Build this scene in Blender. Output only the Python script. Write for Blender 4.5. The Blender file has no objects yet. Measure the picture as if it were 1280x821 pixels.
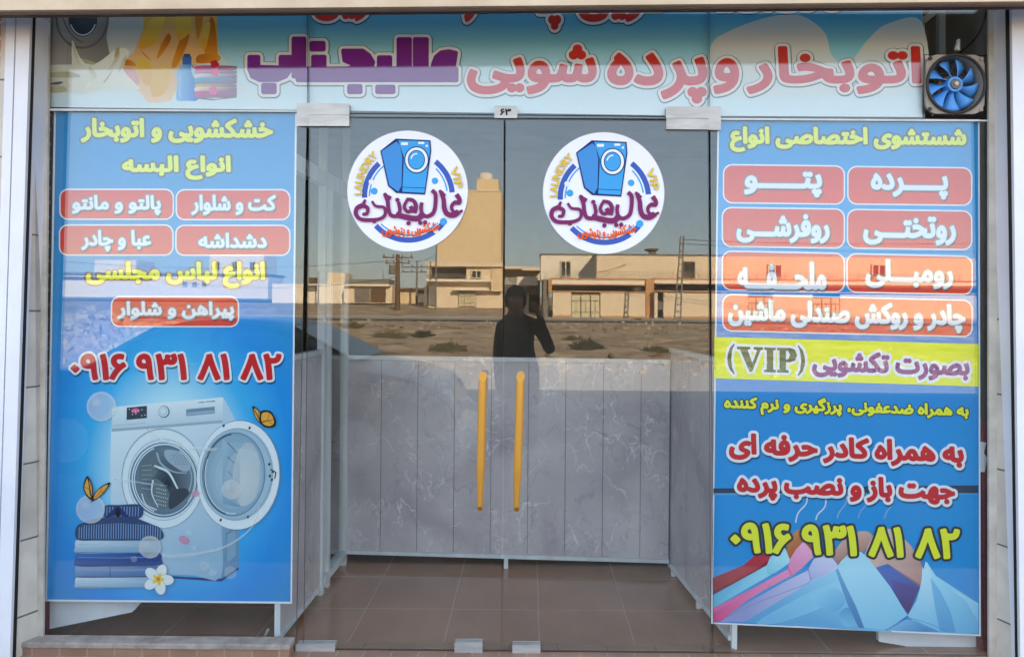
import bpy, bmesh, math, random
import numpy as np
from mathutils import Vector, Matrix, noise
rad = math.radians
random.seed(7)
SC = bpy.context.scene
COL = SC.collection

# ------------------------------------------------------------------ camera, sky, sun, exposure
F, CX, CY = 930.0, 662.0, 380.0          # focal length and principal point in photograph pixels
CAM = Vector((0, -3.05, 1.42))
ROLL = rad(0.5)
cd = bpy.data.cameras.new('camera'); cam = bpy.data.objects.new('camera', cd); COL.objects.link(cam)
cam.location = CAM
ROT = Matrix.Rotation(rad(90), 3, 'X') @ Matrix.Rotation(ROLL, 3, 'Z')
cam.rotation_euler = ROT.to_euler()
cd.sensor_width = 36; cd.lens = F / 1280 * 36
cd.shift_x = (640 - CX) / 1280; cd.shift_y = (CY - 410.5) / 1280
cd.clip_start = 0.02; cd.clip_end = 2000
SC.camera = cam
SUN_EL, SUN_AZ = 23.0, 20.0
world = bpy.data.worlds.new('World'); SC.world = world; world.use_nodes = True
nt = world.node_tree
sky = nt.nodes.new('ShaderNodeTexSky'); sky.sky_type = 'NISHITA'; sky.sun_disc = False
sky.sun_elevation = rad(SUN_EL); sky.sun_rotation = rad(SUN_AZ)
sky.air_density = 1.0; sky.dust_density = 0.5; sky.ozone_density = 1.0
hz = nt.nodes.new('ShaderNodeMix'); hz.data_type = 'RGBA'; hz.inputs[0].default_value = .62      # thin even haze over the clear sky
nt.links.new(sky.outputs[0], hz.inputs[6]); hz.inputs[7].default_value = (3.05, 3.85, 5.3, 1)
nt.links.new(hz.outputs[2], nt.nodes['Background'].inputs[0])
nt.nodes['Background'].inputs[1].default_value = 0.132
sl = bpy.data.lights.new('sun', 'SUN'); sl.energy = 5.0; sl.angle = rad(0.5); sl.color = (1, 0.87, 0.72)
so = bpy.data.objects.new('sun', sl); COL.objects.link(so)
sd = Vector((math.sin(rad(SUN_AZ)) * math.cos(rad(SUN_EL)), math.cos(rad(SUN_AZ)) * math.cos(rad(SUN_EL)), math.sin(rad(SUN_EL))))
so.rotation_euler = sd.to_track_quat('Z', 'Y').to_euler(); so.location = (10, 40, 30)
SC.view_settings.view_transform = 'Standard'; SC.view_settings.look = 'None'
SC.view_settings.exposure = 2.22; SC.view_settings.gamma = 1; SC.view_settings.use_curve_mapping = False
SC.view_settings.use_white_balance = True; SC.view_settings.white_balance_temperature = 7300; SC.view_settings.white_balance_tint = 8
SC.render.engine = 'CYCLES'
SC.cycles.use_denoising = True; SC.cycles.use_adaptive_sampling = False; SC.cycles.denoising_prefilter = 'ACCURATE'
SC.cycles.max_bounces = 10; SC.cycles.transparent_max_bounces = 16; SC.cycles.diffuse_bounces = 5; SC.cycles.glossy_bounces = 4
SC.cycles.caustics_reflective = False; SC.cycles.caustics_refractive = False

# ------------------------------------------------------------------ measuring helpers
def ray(px, py): return ROT @ Vector(((px - CX) / F, -(py - CY) / F, -1))
def onY(px, py, Y=0.0):
    d = ray(px, py); return CAM + d * ((Y - CAM.y) / d.y)
def onZ(px, py, Z):
    d = ray(px, py); return CAM + d * ((Z - CAM.z) / d.z)
def rx(px, py, Y): return onY(px, py, Y).x          # sizes of the things across the road
def rz(px, py, Y): return onY(px, py, Y).z
def lin(h):
    h = h.lstrip('#'); o = []
    for i in (0, 2, 4):
        c = int(h[i:i+2], 16) / 255; o.append(c / 12.92 if c <= .04045 else ((c + .055) / 1.055) ** 2.4)
    return o
def C(h, k=1.0):
    return tuple(min(.9, c * k) for c in lin(h)) + (1,)

# ------------------------------------------------------------------ materials
def newmat(name):
    m = bpy.data.materials.new(name); m.use_nodes = True
    return m, m.node_tree.nodes, m.node_tree.links, m.node_tree.nodes['Principled BSDF']
def flat(name, col, rough=.6, metal=0, spec=.3):
    m, n, l, p = newmat(name)
    p.inputs['Base Color'].default_value = col; p.inputs['Roughness'].default_value = rough
    p.inputs['Metallic'].default_value = metal; p.inputs['Specular IOR Level'].default_value = spec
    return m
def noisy(name, c1, c2, scale=8, rough=.7, bump=0, detail=6, stretch=(1, 1, 1), lo=.35, hi=.65, metal=0, spec=.3, bscale=None):
    m, n, l, p = newmat(name)
    tc = n.new('ShaderNodeTexCoord'); mp = n.new('ShaderNodeMapping'); mp.inputs['Scale'].default_value = stretch
    l.new(tc.outputs['Object'], mp.inputs[0])
    t = n.new('ShaderNodeTexNoise'); t.inputs['Scale'].default_value = scale; t.inputs['Detail'].default_value = detail
    t.inputs['Roughness'].default_value = .62
    l.new(mp.outputs[0], t.inputs['Vector'])
    r = n.new('ShaderNodeValToRGB'); r.color_ramp.elements[0].position = lo; r.color_ramp.elements[1].position = hi
    r.color_ramp.elements[0].color = c1; r.color_ramp.elements[1].color = c2
    l.new(t.outputs['Fac'], r.inputs[0]); l.new(r.outputs[0], p.inputs['Base Color'])
    p.inputs['Roughness'].default_value = rough; p.inputs['Metallic'].default_value = metal
    p.inputs['Specular IOR Level'].default_value = spec
    if bump:
        b = n.new('ShaderNodeBump'); b.inputs['Strength'].default_value = bump; b.inputs['Distance'].default_value = .01
        if bscale:
            t2 = n.new('ShaderNodeTexNoise'); t2.inputs['Scale'].default_value = bscale; t2.inputs['Detail'].default_value = 5
            l.new(tc.outputs['Object'], t2.inputs['Vector']); l.new(t2.outputs['Fac'], b.inputs['Height'])
        else: l.new(t.outputs['Fac'], b.inputs['Height'])
        l.new(b.outputs[0], p.inputs['Normal'])
    return m
def bricks(name, c1, c2, mortar, w, h, mort=.006, rough=.8, offset=.5, plane='XZ', spec=.3, nscale=6, shift=(0, 0)):
    m, n, l, p = newmat(name)
    tc = n.new('ShaderNodeTexCoord'); sp = n.new('ShaderNodeSeparateXYZ'); cb = n.new('ShaderNodeCombineXYZ')
    l.new(tc.outputs['Object'], sp.inputs[0])
    l.new(sp.outputs[plane[0]], cb.inputs[0]); l.new(sp.outputs[plane[1]], cb.inputs[1])
    ad = n.new('ShaderNodeVectorMath'); ad.inputs[1].default_value = (shift[0], shift[1], 0); l.new(cb.outputs[0], ad.inputs[0])
    b = n.new('ShaderNodeTexBrick'); b.offset = offset
    b.inputs['Color1'].default_value = c1; b.inputs['Color2'].default_value = c2; b.inputs['Mortar'].default_value = mortar
    b.inputs['Scale'].default_value = 1; b.inputs['Brick Width'].default_value = w; b.inputs['Row Height'].default_value = h
    b.inputs['Mortar Size'].default_value = mort; b.inputs['Mortar Smooth'].default_value = .2
    l.new(ad.outputs[0], b.inputs['Vector'])
    t = n.new('ShaderNodeTexNoise'); t.inputs['Scale'].default_value = nscale; t.inputs['Detail'].default_value = 6
    l.new(tc.outputs['Object'], t.inputs['Vector'])
    mx = n.new('ShaderNodeMix'); mx.data_type = 'RGBA'; mx.blend_type = 'MULTIPLY'; mx.inputs[0].default_value = .5
    rr = n.new('ShaderNodeValToRGB'); rr.color_ramp.elements[0].color = (.55, .55, .55, 1); rr.color_ramp.elements[1].color = (1.25, 1.25, 1.25, 1)
    rr.color_ramp.elements[0].position = .3; rr.color_ramp.elements[1].position = .7
    l.new(t.outputs['Fac'], rr.inputs[0]); l.new(b.outputs['Color'], mx.inputs[6]); l.new(rr.outputs[0], mx.inputs[7])
    l.new(mx.outputs[2], p.inputs['Base Color'])
    bp = n.new('ShaderNodeBump'); bp.inputs['Strength'].default_value = .4; bp.inputs['Distance'].default_value = .004; bp.invert = True
    l.new(b.outputs['Fac'], bp.inputs['Height']); l.new(bp.outputs[0], p.inputs['Normal'])
    p.inputs['Roughness'].default_value = rough; p.inputs['Specular IOR Level'].default_value = spec
    return m
def ramp_print(name, stops, mode='Z', center=None, radius=1.0, noise_amt=0.0, rough=.45):
    """ink of a print: colour ramp over the sheet's own height (Generated Z) or radially about a spot of the sheet"""
    m, n, l, p = newmat(name)
    tc = n.new('ShaderNodeTexCoord')
    sp = n.new('ShaderNodeSeparateXYZ'); l.new(tc.outputs['Generated'], sp.inputs[0])
    if mode in 'XZ': val = sp.outputs[mode]
    else:
        vs = []
        for ax, c, r in (('X', center[0], radius[0]), ('Z', center[1], radius[1])):
            a = n.new('ShaderNodeMath'); a.operation = 'SUBTRACT'; l.new(sp.outputs[ax], a.inputs[0]); a.inputs[1].default_value = c
            b = n.new('ShaderNodeMath'); b.operation = 'DIVIDE'; l.new(a.outputs[0], b.inputs[0]); b.inputs[1].default_value = r
            c2 = n.new('ShaderNodeMath'); c2.operation = 'POWER'; l.new(b.outputs[0], c2.inputs[0]); c2.inputs[1].default_value = 2
            vs.append(c2.outputs[0])
        s = n.new('ShaderNodeMath'); s.operation = 'ADD'; l.new(vs[0], s.inputs[0]); l.new(vs[1], s.inputs[1])
        q = n.new('ShaderNodeMath'); q.operation = 'SQRT'; l.new(s.outputs[0], q.inputs[0]); val = q.outputs[0]
    if noise_amt:
        t = n.new('ShaderNodeTexNoise'); t.inputs['Scale'].default_value = 3; t.inputs['Detail'].default_value = 3
        l.new(tc.outputs['Generated'], t.inputs['Vector'])
        a = n.new('ShaderNodeMath'); a.operation = 'MULTIPLY_ADD'; l.new(t.outputs['Fac'], a.inputs[0]); a.inputs[1].default_value = noise_amt
        b = n.new('ShaderNodeMath'); b.operation = 'SUBTRACT'; l.new(val, b.inputs[0]); b.inputs[1].default_value = noise_amt / 2
        l.new(b.outputs[0], a.inputs[2]); val = a.outputs[0]
    r = n.new('ShaderNodeValToRGB'); cr = r.color_ramp
    while len(cr.elements) < len(stops): cr.elements.new(.5)
    for e, (pos, col) in zip(cr.elements, stops): e.position = pos; e.color = col
    l.new(val, r.inputs[0]); l.new(r.outputs[0], p.inputs['Base Color'])
    p.inputs['Roughness'].default_value = rough; p.inputs['Specular IOR Level'].default_value = .06
    t3 = n.new('ShaderNodeTexNoise'); t3.inputs['Scale'].default_value = 4; t3.inputs['Detail'].default_value = 3; l.new(tc.outputs['Object'], t3.inputs['Vector'])
    bp = n.new('ShaderNodeBump'); bp.inputs['Strength'].default_value = .25; bp.inputs['Distance'].default_value = .03; l.new(t3.outputs['Fac'], bp.inputs['Height']); l.new(bp.outputs[0], p.inputs['Normal'])
    return m
def veil(name, col, alpha, rough=.5):
    m, n, l, p = newmat(name)
    p.inputs['Base Color'].default_value = col; p.inputs['Alpha'].default_value = alpha; p.inputs['Roughness'].default_value = rough
    p.inputs['Specular IOR Level'].default_value = .1
    return m
def glass_mat(name, f0=.05, tint=(.95, .97, .965, 1)):
    m = bpy.data.materials.new(name); m.use_nodes = True; n, l = m.node_tree.nodes, m.node_tree.links
    n.remove(n['Principled BSDF'])
    lw = n.new('ShaderNodeLayerWeight'); lw.inputs[0].default_value = .5
    pw = n.new('ShaderNodeMath'); pw.operation = 'POWER'; l.new(lw.outputs['Facing'], pw.inputs[0]); pw.inputs[1].default_value = 5
    ma = n.new('ShaderNodeMath'); ma.operation = 'MULTIPLY_ADD'; l.new(pw.outputs[0], ma.inputs[0]); ma.inputs[1].default_value = 1 - f0; ma.inputs[2].default_value = f0
    tr = n.new('ShaderNodeBsdfTransparent'); tr.inputs[0].default_value = tint
    gl = n.new('ShaderNodeBsdfGlossy'); gl.inputs['Roughness'].default_value = 0.0; gl.inputs[0].default_value = (1, 1, 1, 1)
    mx = n.new('ShaderNodeMixShader'); l.new(ma.outputs[0], mx.inputs[0]); l.new(tr.outputs[0], mx.inputs[1]); l.new(gl.outputs[0], mx.inputs[2])
    tc = n.new('ShaderNodeTexCoord'); mp = n.new('ShaderNodeMapping'); mp.inputs['Scale'].default_value = (1, 1, .45); l.new(tc.outputs['Object'], mp.inputs[0])
    t = n.new('ShaderNodeTexNoise'); t.inputs['Scale'].default_value = 4; t.inputs['Detail'].default_value = 8; t.inputs['Roughness'].default_value = .7; l.new(mp.outputs[0], t.inputs['Vector'])
    mr = n.new('ShaderNodeMapRange'); mr.inputs[1].default_value = .42; mr.inputs[2].default_value = .75; mr.inputs[3].default_value = .002; mr.inputs[4].default_value = .016; l.new(t.outputs['Fac'], mr.inputs[0])
    df = n.new('ShaderNodeBsdfDiffuse'); df.inputs[0].default_value = (.7, .68, .64, 1)
    m2 = n.new('ShaderNodeMixShader'); l.new(mr.outputs[0], m2.inputs[0]); l.new(mx.outputs[0], m2.inputs[1]); l.new(df.outputs[0], m2.inputs[2])
    l.new(m2.outputs[0], n['Material Output'].inputs[0])
    return m
def marble(name):
    m, n, l, p = newmat(name)
    tc = n.new('ShaderNodeTexCoord')
    t = n.new('ShaderNodeTexNoise'); t.inputs['Scale'].default_value = 2.2; t.inputs['Detail'].default_value = 8; t.inputs['Distortion'].default_value = .6
    l.new(tc.outputs['Object'], t.inputs['Vector'])
    r = n.new('ShaderNodeValToRGB'); e = r.color_ramp.elements
    e[0].position = .3; e[0].color = C('a59ca2', 1.06); e[1].position = .72; e[1].color = C('cdc5c8', 1.06)
    l.new(t.outputs['Fac'], r.inputs[0])
    def vein(scale, w, seed):
        mp = n.new('ShaderNodeMapping'); mp.inputs['Location'].default_value = (seed, seed, seed); mp.inputs['Scale'].default_value = (1, 1, .7)
        l.new(tc.outputs['Object'], mp.inputs[0])
        v = n.new('ShaderNodeTexNoise'); v.inputs['Scale'].default_value = scale; v.inputs['Detail'].default_value = 5; v.inputs['Distortion'].default_value = .4
        l.new(mp.outputs[0], v.inputs['Vector'])
        a = n.new('ShaderNodeMath'); a.operation = 'SUBTRACT'; l.new(v.outputs['Fac'], a.inputs[0]); a.inputs[1].default_value = .5
        b = n.new('ShaderNodeMath'); b.operation = 'ABSOLUTE'; l.new(a.outputs[0], b.inputs[0])
        c = n.new('ShaderNodeMapRange'); c.inputs[1].default_value = 0; c.inputs[2].default_value = w; c.inputs[3].default_value = 1; c.inputs[4].default_value = 0
        l.new(b.outputs[0], c.inputs[0])
        k = n.new('ShaderNodeTexNoise'); k.inputs['Scale'].default_value = 5; l.new(mp.outputs[0], k.inputs['Vector'])
        k2 = n.new('ShaderNodeMapRange'); k2.inputs[1].default_value = .48; k2.inputs[2].default_value = .62; l.new(k.outputs['Fac'], k2.inputs[0])
        mu = n.new('ShaderNodeMath'); mu.operation = 'MULTIPLY'; l.new(c.outputs[0], mu.inputs[0]); l.new(k2.outputs[0], mu.inputs[1])
        return mu.outputs[0]
    cur = r.outputs[0]
    for sc, w, sd_, col, amt in ((5, .012, 0, C('f2f0f2'), .8), (9, .015, 3, C('e8e6ea'), .65), (4, .012, 7, C('86828a'), .5), (16, .03, 11, C('8e8a90'), .35)):
        mx = n.new('ShaderNodeMix'); mx.data_type = 'RGBA'
        mm = n.new('ShaderNodeMath'); mm.operation = 'MULTIPLY'; l.new(vein(sc, w, sd_), mm.inputs[0]); mm.inputs[1].default_value = amt
        l.new(mm.outputs[0], mx.inputs[0]); l.new(cur, mx.inputs[6]); mx.inputs[7].default_value = col; cur = mx.outputs[2]
    l.new(cur, p.inputs['Base Color']); p.inputs['Roughness'].default_value = .35; p.inputs['Specular IOR Level'].default_value = .3
    return m

# ------------------------------------------------------------------ mesh helpers
class MB:
    def __init__(s): s.v, s.f, s.m, s.mats, s.vc = [], [], [], [], {}
    def mi(s, mat):
        if mat not in s.mats: s.mats.append(mat)
        return s.mats.index(mat)
    def poly(s, pts, mat):
        b = len(s.v); s.v += [tuple(p) for p in pts]; s.f.append(tuple(range(b, b + len(pts)))); s.m.append(s.mi(mat)); return s
    def mesh(s, vs, fs, mat):
        b = len(s.v); k = s.mi(mat); s.v += [tuple(p) for p in vs]
        for f in fs: s.f.append(tuple(i + b for i in f)); s.m.append(k)
        return s
    def hexa(s, p, mat):          # eight corners: 0-3 one face in order, 4-7 the opposite face
        return s.mesh(p, [(0, 3, 2, 1), (4, 5, 6, 7), (0, 1, 5, 4), (1, 2, 6, 5), (2, 3, 7, 6), (3, 0, 4, 7)], mat)
    def box(s, x0, x1, y0, y1, z0, z1, mat):
        return s.hexa([(x0, y0, z0), (x1, y0, z0), (x1, y0, z1), (x0, y0, z1), (x0, y1, z0), (x1, y1, z0), (x1, y1, z1), (x0, y1, z1)], mat)
    def slab(s, poly, d, mat):    # a planar outline thickened along the vector d
        n = len(poly); a = [Vector(p) for p in poly]; b = [p + Vector(d) for p in a]
        return s.mesh(a + b, [tuple(range(n)), tuple(range(2 * n - 1, n - 1, -1))] + [(i, (i + 1) % n, n + (i + 1) % n, n + i) for i in range(n)], mat)
    def bar(s, a, b, w, h, mat, up=(0, 0, 1)):
        a, b = Vector(a), Vector(b); d = (b - a).normalized(); u = Vector(up)
        sx = d.cross(u)
        if sx.length < 1e-4: sx = d.cross(Vector((1, 0, 0)))
        sx.normalize(); u = sx.cross(d).normalized()
        o = [(-1, -1), (1, -1), (1, 1), (-1, 1)]
        return s.hexa([a + sx * (i * w / 2) + u * (j * h / 2) for i, j in o] + [b + sx * (i * w / 2) + u * (j * h / 2) for i, j in o], mat)
    def tube(s, pts, r, mat, n=8, cap=True):
        pts = [Vector(p) for p in pts]; rs = r if isinstance(r, (list, tuple)) else [r] * len(pts)
        vs, fs = [], []
        for i, p in enumerate(pts):
            d = (pts[min(i + 1, len(pts) - 1)] - pts[max(i - 1, 0)]).normalized()
            u = d.orthogonal().normalized() if i == 0 else (pu - d * pu.dot(d)).normalized()
            pu = u; w = d.cross(u)
            vs += [p + (u * math.cos(2 * math.pi * k / n) + w * math.sin(2 * math.pi * k / n)) * rs[i] for k in range(n)]
        for i in range(len(pts) - 1):
            for k in range(n): fs.append((i * n + k, i * n + (k + 1) % n, (i + 1) * n + (k + 1) % n, (i + 1) * n + k))
        if cap: fs += [tuple(range(n - 1, -1, -1)), tuple(range((len(pts) - 1) * n, len(pts) * n))]
        return s.mesh(vs, fs, mat)
    def build(s, name, parent=None, loc=(0, 0, 0), smooth=False, bevel=0):
        me = bpy.data.meshes.new(name); off = Vector(loc)
        if parent is not None:
            q = parent
            while q is not None: off = off + q.location; q = q.parent
        me.from_pydata([tuple(Vector(v) - off) for v in s.v], [], s.f)
        for m in s.mats: me.materials.append(m)
        me.polygons.foreach_set('material_index', s.m)
        if s.vc:
            at = me.color_attributes.new('ink', 'FLOAT_COLOR', 'POINT')
            for i in range(len(s.v)): at.data[i].color = s.vc.get(i, (1, 1, 1, 1))
        if bevel:
            bm = bmesh.new(); bm.from_mesh(me); bmesh.ops.remove_doubles(bm, verts=bm.verts, dist=1e-5)
            es = [e for e in bm.edges if len(e.link_faces) == 2 and e.calc_face_angle(0) > .5]
            bmesh.ops.bevel(bm, geom=es, offset=bevel, segments=2, affect='EDGES', profile=.6); bm.to_mesh(me); bm.free()
        if smooth: me.polygons.foreach_set('use_smooth', [True] * len(me.polygons))
        me.update()
        o = bpy.data.objects.new(name, me); COL.objects.link(o); o.location = loc
        if parent is not None: o.parent = parent
        return o
def tag(o, label=None, cat=None, group=None, kind=None):
    if label: o['label'] = label
    if cat: o['category'] = cat
    if group: o['group'] = group
    if kind: o['kind'] = kind
    return o
def thing(name, loc, label, cat, group=None):
    o = bpy.data.objects.new(name, None); COL.objects.link(o); o.location = loc; o.empty_display_size = .1
    return tag(o, label, cat, group)
def struct(name, mb, **k): return tag(mb.build(name, **k), kind='structure')

# ------------------------------------------------------------------ print art: flat shapes laid out on the glass plane
INK, _n, _l, _p = newmat('printed ink'); _a = _n.new('ShaderNodeAttribute'); _a.attribute_name = 'ink'; _l.new(_a.outputs['Color'], _p.inputs['Base Color']); _p.inputs['Roughness'].default_value = .5; _p.inputs['Specular IOR Level'].default_value = .06
class Art(MB):
    """shapes given in photograph pixels, laid as real ink layers on a sheet at depth Y; each layer a little nearer the glass"""
    def __init__(s, Y, step=.0004): super().__init__(); s.Y, s.step = Y, step
    def up(s): s.Y -= s.step; return s
    def P(s, x, y): return onY(x, y, s.Y)
    def pg(s, pts, mat, up=True):
        if up: s.up()
        return s.poly([s.P(*p) for p in pts], mat)
    def gp(s, pts, p0, c0, p1, c1, smooth=0):
        """a printed shape whose ink runs from colour c0 at point p0 to c1 at p1"""
        if smooth: pts = smooth_loop(pts, smooth)
        b = len(s.v); s.pg(pts, INK); dx, dy = p1[0] - p0[0], p1[1] - p0[1]; L = dx * dx + dy * dy or 1; a_, b_ = C(c0, .95), C(c1, .95)
        for i, (x, y) in enumerate(pts):
            t = min(1, max(0, ((x - p0[0]) * dx + (y - p0[1]) * dy) / L)); s.vc[b + i] = tuple(a_[k] + (b_[k] - a_[k]) * t for k in range(4))
        return s
    def rg(s, cx, cy, a, b, c0, c1, rot=0, n=32, k=6, off=(0, 0)):
        """a printed ellipse shaded in rings from c0 at its heart to c1 at its rim"""
        for i in range(k):
            u = 1 - i / k; s.ell(cx + off[0] * (1 - u), cy + off[1] * (1 - u), a * u, b * u, INK, rot, n); f_ = s.f[-1]; ca, cb = C(c0, .95), C(c1, .95); w = u - .5 / k
            for v in f_: s.vc[v] = tuple(ca[q] + (cb[q] - ca[q]) * w for q in range(4))
        return s
    def curve(s, pts, mat, n=6): return s.pg(smooth_loop(pts, n), mat)
    def ell(s, cx, cy, a, b, mat, rot=0, n=40):
        c, q = math.cos(rad(rot)), math.sin(rad(rot))
        return s.pg([(cx + a * math.cos(t) * c - b * math.sin(t) * q, cy + a * math.cos(t) * q + b * math.sin(t) * c) for t in [2 * math.pi * k / n for k in range(n)]], mat)
    def rrect(s, x0, y0, x1, y1, r, mat, sl=0, n=6):
        pts = []
        for cx, cy, a0 in ((x1 - r, y1 - r, 0), (x0 + r, y1 - r, 90), (x0 + r, y0 + r, 180), (x1 - r, y0 + r, 270)):
            for k in range(n + 1):
                a = rad(a0 + 90 * k / n); pts.append((cx + r * math.cos(a), cy + r * math.sin(a)))
        xm = (x0 + x1) / 2
        return s.pg([(x, y + sl * (x - xm)) for x, y in pts], mat)
    def line(s, pts, w, mat, w1=None):
        s.up(); L, Rr = [], []; n = len(pts)
        for i, p in enumerate(pts):
            a, b = pts[max(i - 1, 0)], pts[min(i + 1, n - 1)]
            dx, dy = b[0] - a[0], b[1] - a[1]; q = math.hypot(dx, dy) or 1
            ww = (w + ((w1 if w1 is not None else w) - w) * i / max(1, n - 1)) / 2
            L.append((p[0] - dy / q * ww, p[1] + dx / q * ww)); Rr.append((p[0] + dy / q * ww, p[1] - dx / q * ww))
        for i in range(n - 1): s.poly([s.P(*q) for q in (L[i], L[i + 1], Rr[i + 1], Rr[i])], mat)
        return s
    def arc(s, cx, cy, a, b, w, t0, t1, mat, rot=0, n=28):
        c, q = math.cos(rad(rot)), math.sin(rad(rot)); pts = []
        for k in range(n + 1):
            t = rad(t0 + (t1 - t0) * k / n); pts.append((cx + a * math.cos(t) * c - b * math.sin(t) * q, cy + a * math.cos(t) * q + b * math.sin(t) * c))
        return s.line(pts, w, mat)
def smooth_loop(p, n=6):
    out = []; N = len(p)
    for i in range(N):
        a, b, c, d = p[i - 1], p[i], p[(i + 1) % N], p[(i + 2) % N]
        for k in range(n):
            t = k / n
            out.append(tuple(.5 * (2 * b[j] + (c[j] - a[j]) * t + (2 * a[j] - 5 * b[j] + 4 * c[j] - d[j]) * t * t + (3 * b[j] - a[j] - 3 * c[j] + d[j]) * t ** 3) for j in (0, 1)))
    return out
def spline(p, n=8):
    q = [p[0]] + list(p) + [p[-1]]; out = []
    for i in range(1, len(q) - 2):
        a, b, c, d = q[i - 1:i + 3]
        for k in range(n):
            t = k / n
            out.append(tuple(.5 * (2 * b[j] + (c[j] - a[j]) * t + (2 * a[j] - 5 * b[j] + 4 * c[j] - d[j]) * t * t + (3 * b[j] - a[j] - 3 * c[j] + d[j]) * t ** 3) for j in range(len(b))))
    out.append(tuple(p[-1])); return out

# Persian joining: isolated, final, initial, medial forms
_J = {}
for ch, base in zip('بتثجحخسشصضطظعغفقلمنه', (0xFE8F, 0xFE95, 0xFE99, 0xFE9D, 0xFEA1, 0xFEA5, 0xFEB1, 0xFEB5, 0xFEB9, 0xFEBD, 0xFEC1, 0xFEC5, 0xFEC9, 0xFECD, 0xFED1, 0xFED5, 0xFEDD, 0xFEE1, 0xFEE5, 0xFEE9)):
    _J[ch] = [base, base + 1, base + 2, base + 3]
_J['پ'] = [0xFB56, 0xFB57, 0xFB58, 0xFB59]; _J['چ'] = [0xFB7A, 0xFB7B, 0xFB7C, 0xFB7D]
_J['ک'] = [0xFB8E, 0xFB8F, 0xFB90, 0xFB91]; _J['گ'] = [0xFB92, 0xFB93, 0xFB94, 0xFB95]; _J['ی'] = [0xFBFC, 0xFBFD, 0xFBFE, 0xFBFF]
for ch, base in zip('ادذرزو', (0xFE8D, 0xFEA9, 0xFEAB, 0xFEAD, 0xFEAF, 0xFEED)): _J[ch] = [base, base + 1]
_J['ـ'] = [0x640] * 4
def shape(txt):
    out = []
    for i, ch in enumerate(txt):
        if ch not in _J: out.append(ch); continue
        f = _J[ch]
        prev = i > 0 and txt[i - 1] in _J and len(_J[txt[i - 1]]) == 4
        nxt = len(f) == 4 and i + 1 < len(txt) and txt[i + 1] in _J
        out.append(chr(f[3 if prev and nxt else 1 if prev else 2 if nxt else 0]))
    return ''.join(reversed(out))
_oc = {}
def outlines(s):
    """closed outlines of a line of lettering, from Blender's own built-in typeface"""
    if s in _oc: return _oc[s]
    c = bpy.data.curves.new('lettering', 'FONT'); c.body = s; c.size = 1; c.resolution_u = 4; c.fill_mode = 'NONE'
    o = bpy.data.objects.new('lettering', c); COL.objects.link(o)
    dg = bpy.context.evaluated_depsgraph_get(); ev = o.evaluated_get(dg); me = ev.to_mesh()
    co = np.array([v.co[:2] for v in me.vertices]); nb = {}
    for e in me.edges:
        a, b = e.vertices; nb.setdefault(a, []).append(b); nb.setdefault(b, []).append(a)
    loops, seen = [], set()
    for st in sorted(nb):
        if st in seen: continue
        lp = [st]; seen.add(st); cur = st
        while True:
            nx = [q for q in nb[cur] if q not in seen]
            if not nx: break
            cur = cur + 1 if cur + 1 in nx else nx[0]
            seen.add(cur); lp.append(cur)
        if len(lp) > 2: loops.append(co[lp])
    ev.to_mesh_clear(); bpy.data.objects.remove(o); bpy.data.curves.remove(c)
    _oc[s] = loops
    return loops
def field(loops, reach, r):
    allp = np.concatenate(loops); mn = allp.min(0) - reach - 2 * r; mx = allp.max(0) + reach + 2 * r
    W, H = int((mx[0] - mn[0]) / r) + 2, int((mx[1] - mn[1]) / r) + 2
    D = np.full((H, W), 1e3); wind = np.zeros((H, W + 1))
    for lp in loops:
        A = lp; B = np.roll(lp, -1, 0)
        for (ax, ay), (bx, by) in zip(A, B):
            gx0 = max(0, int((min(ax, bx) - reach - mn[0]) / r) - 1); gx1 = min(W, int((max(ax, bx) + reach - mn[0]) / r) + 3)
            gy0 = max(0, int((min(ay, by) - reach - mn[1]) / r) - 1); gy1 = min(H, int((max(ay, by) + reach - mn[1]) / r) + 3)
            X = mn[0] + r * np.arange(gx0, gx1)[None, :]; Yy = mn[1] + r * np.arange(gy0, gy1)[:, None]
            dx, dy = bx - ax, by - ay; L2 = dx * dx + dy * dy
            t = np.clip(((X - ax) * dx + (Yy - ay) * dy) / L2, 0, 1) if L2 > 1e-12 else 0
            d = np.hypot(X - ax - t * dx, Yy - ay - t * dy)
            D[gy0:gy1, gx0:gx1] = np.minimum(D[gy0:gy1, gx0:gx1], d)
            if ay != by:
                lo, hi, sg = (ay, by, 1) if ay < by else (by, ay, -1)
                r0 = math.ceil((lo - mn[1]) / r); r1 = math.ceil((hi - mn[1]) / r)
                for row in range(max(r0, 0), min(r1, H)):
                    y = mn[1] + row * r; x = ax + dx * (y - ay) / dy
                    wind[row, min(W, max(0, math.ceil((x - mn[0]) / r)))] += sg
    inside = np.abs(np.cumsum(wind[:, :W], 1)) > .5
    return np.where(inside, -D, D), mn
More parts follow.
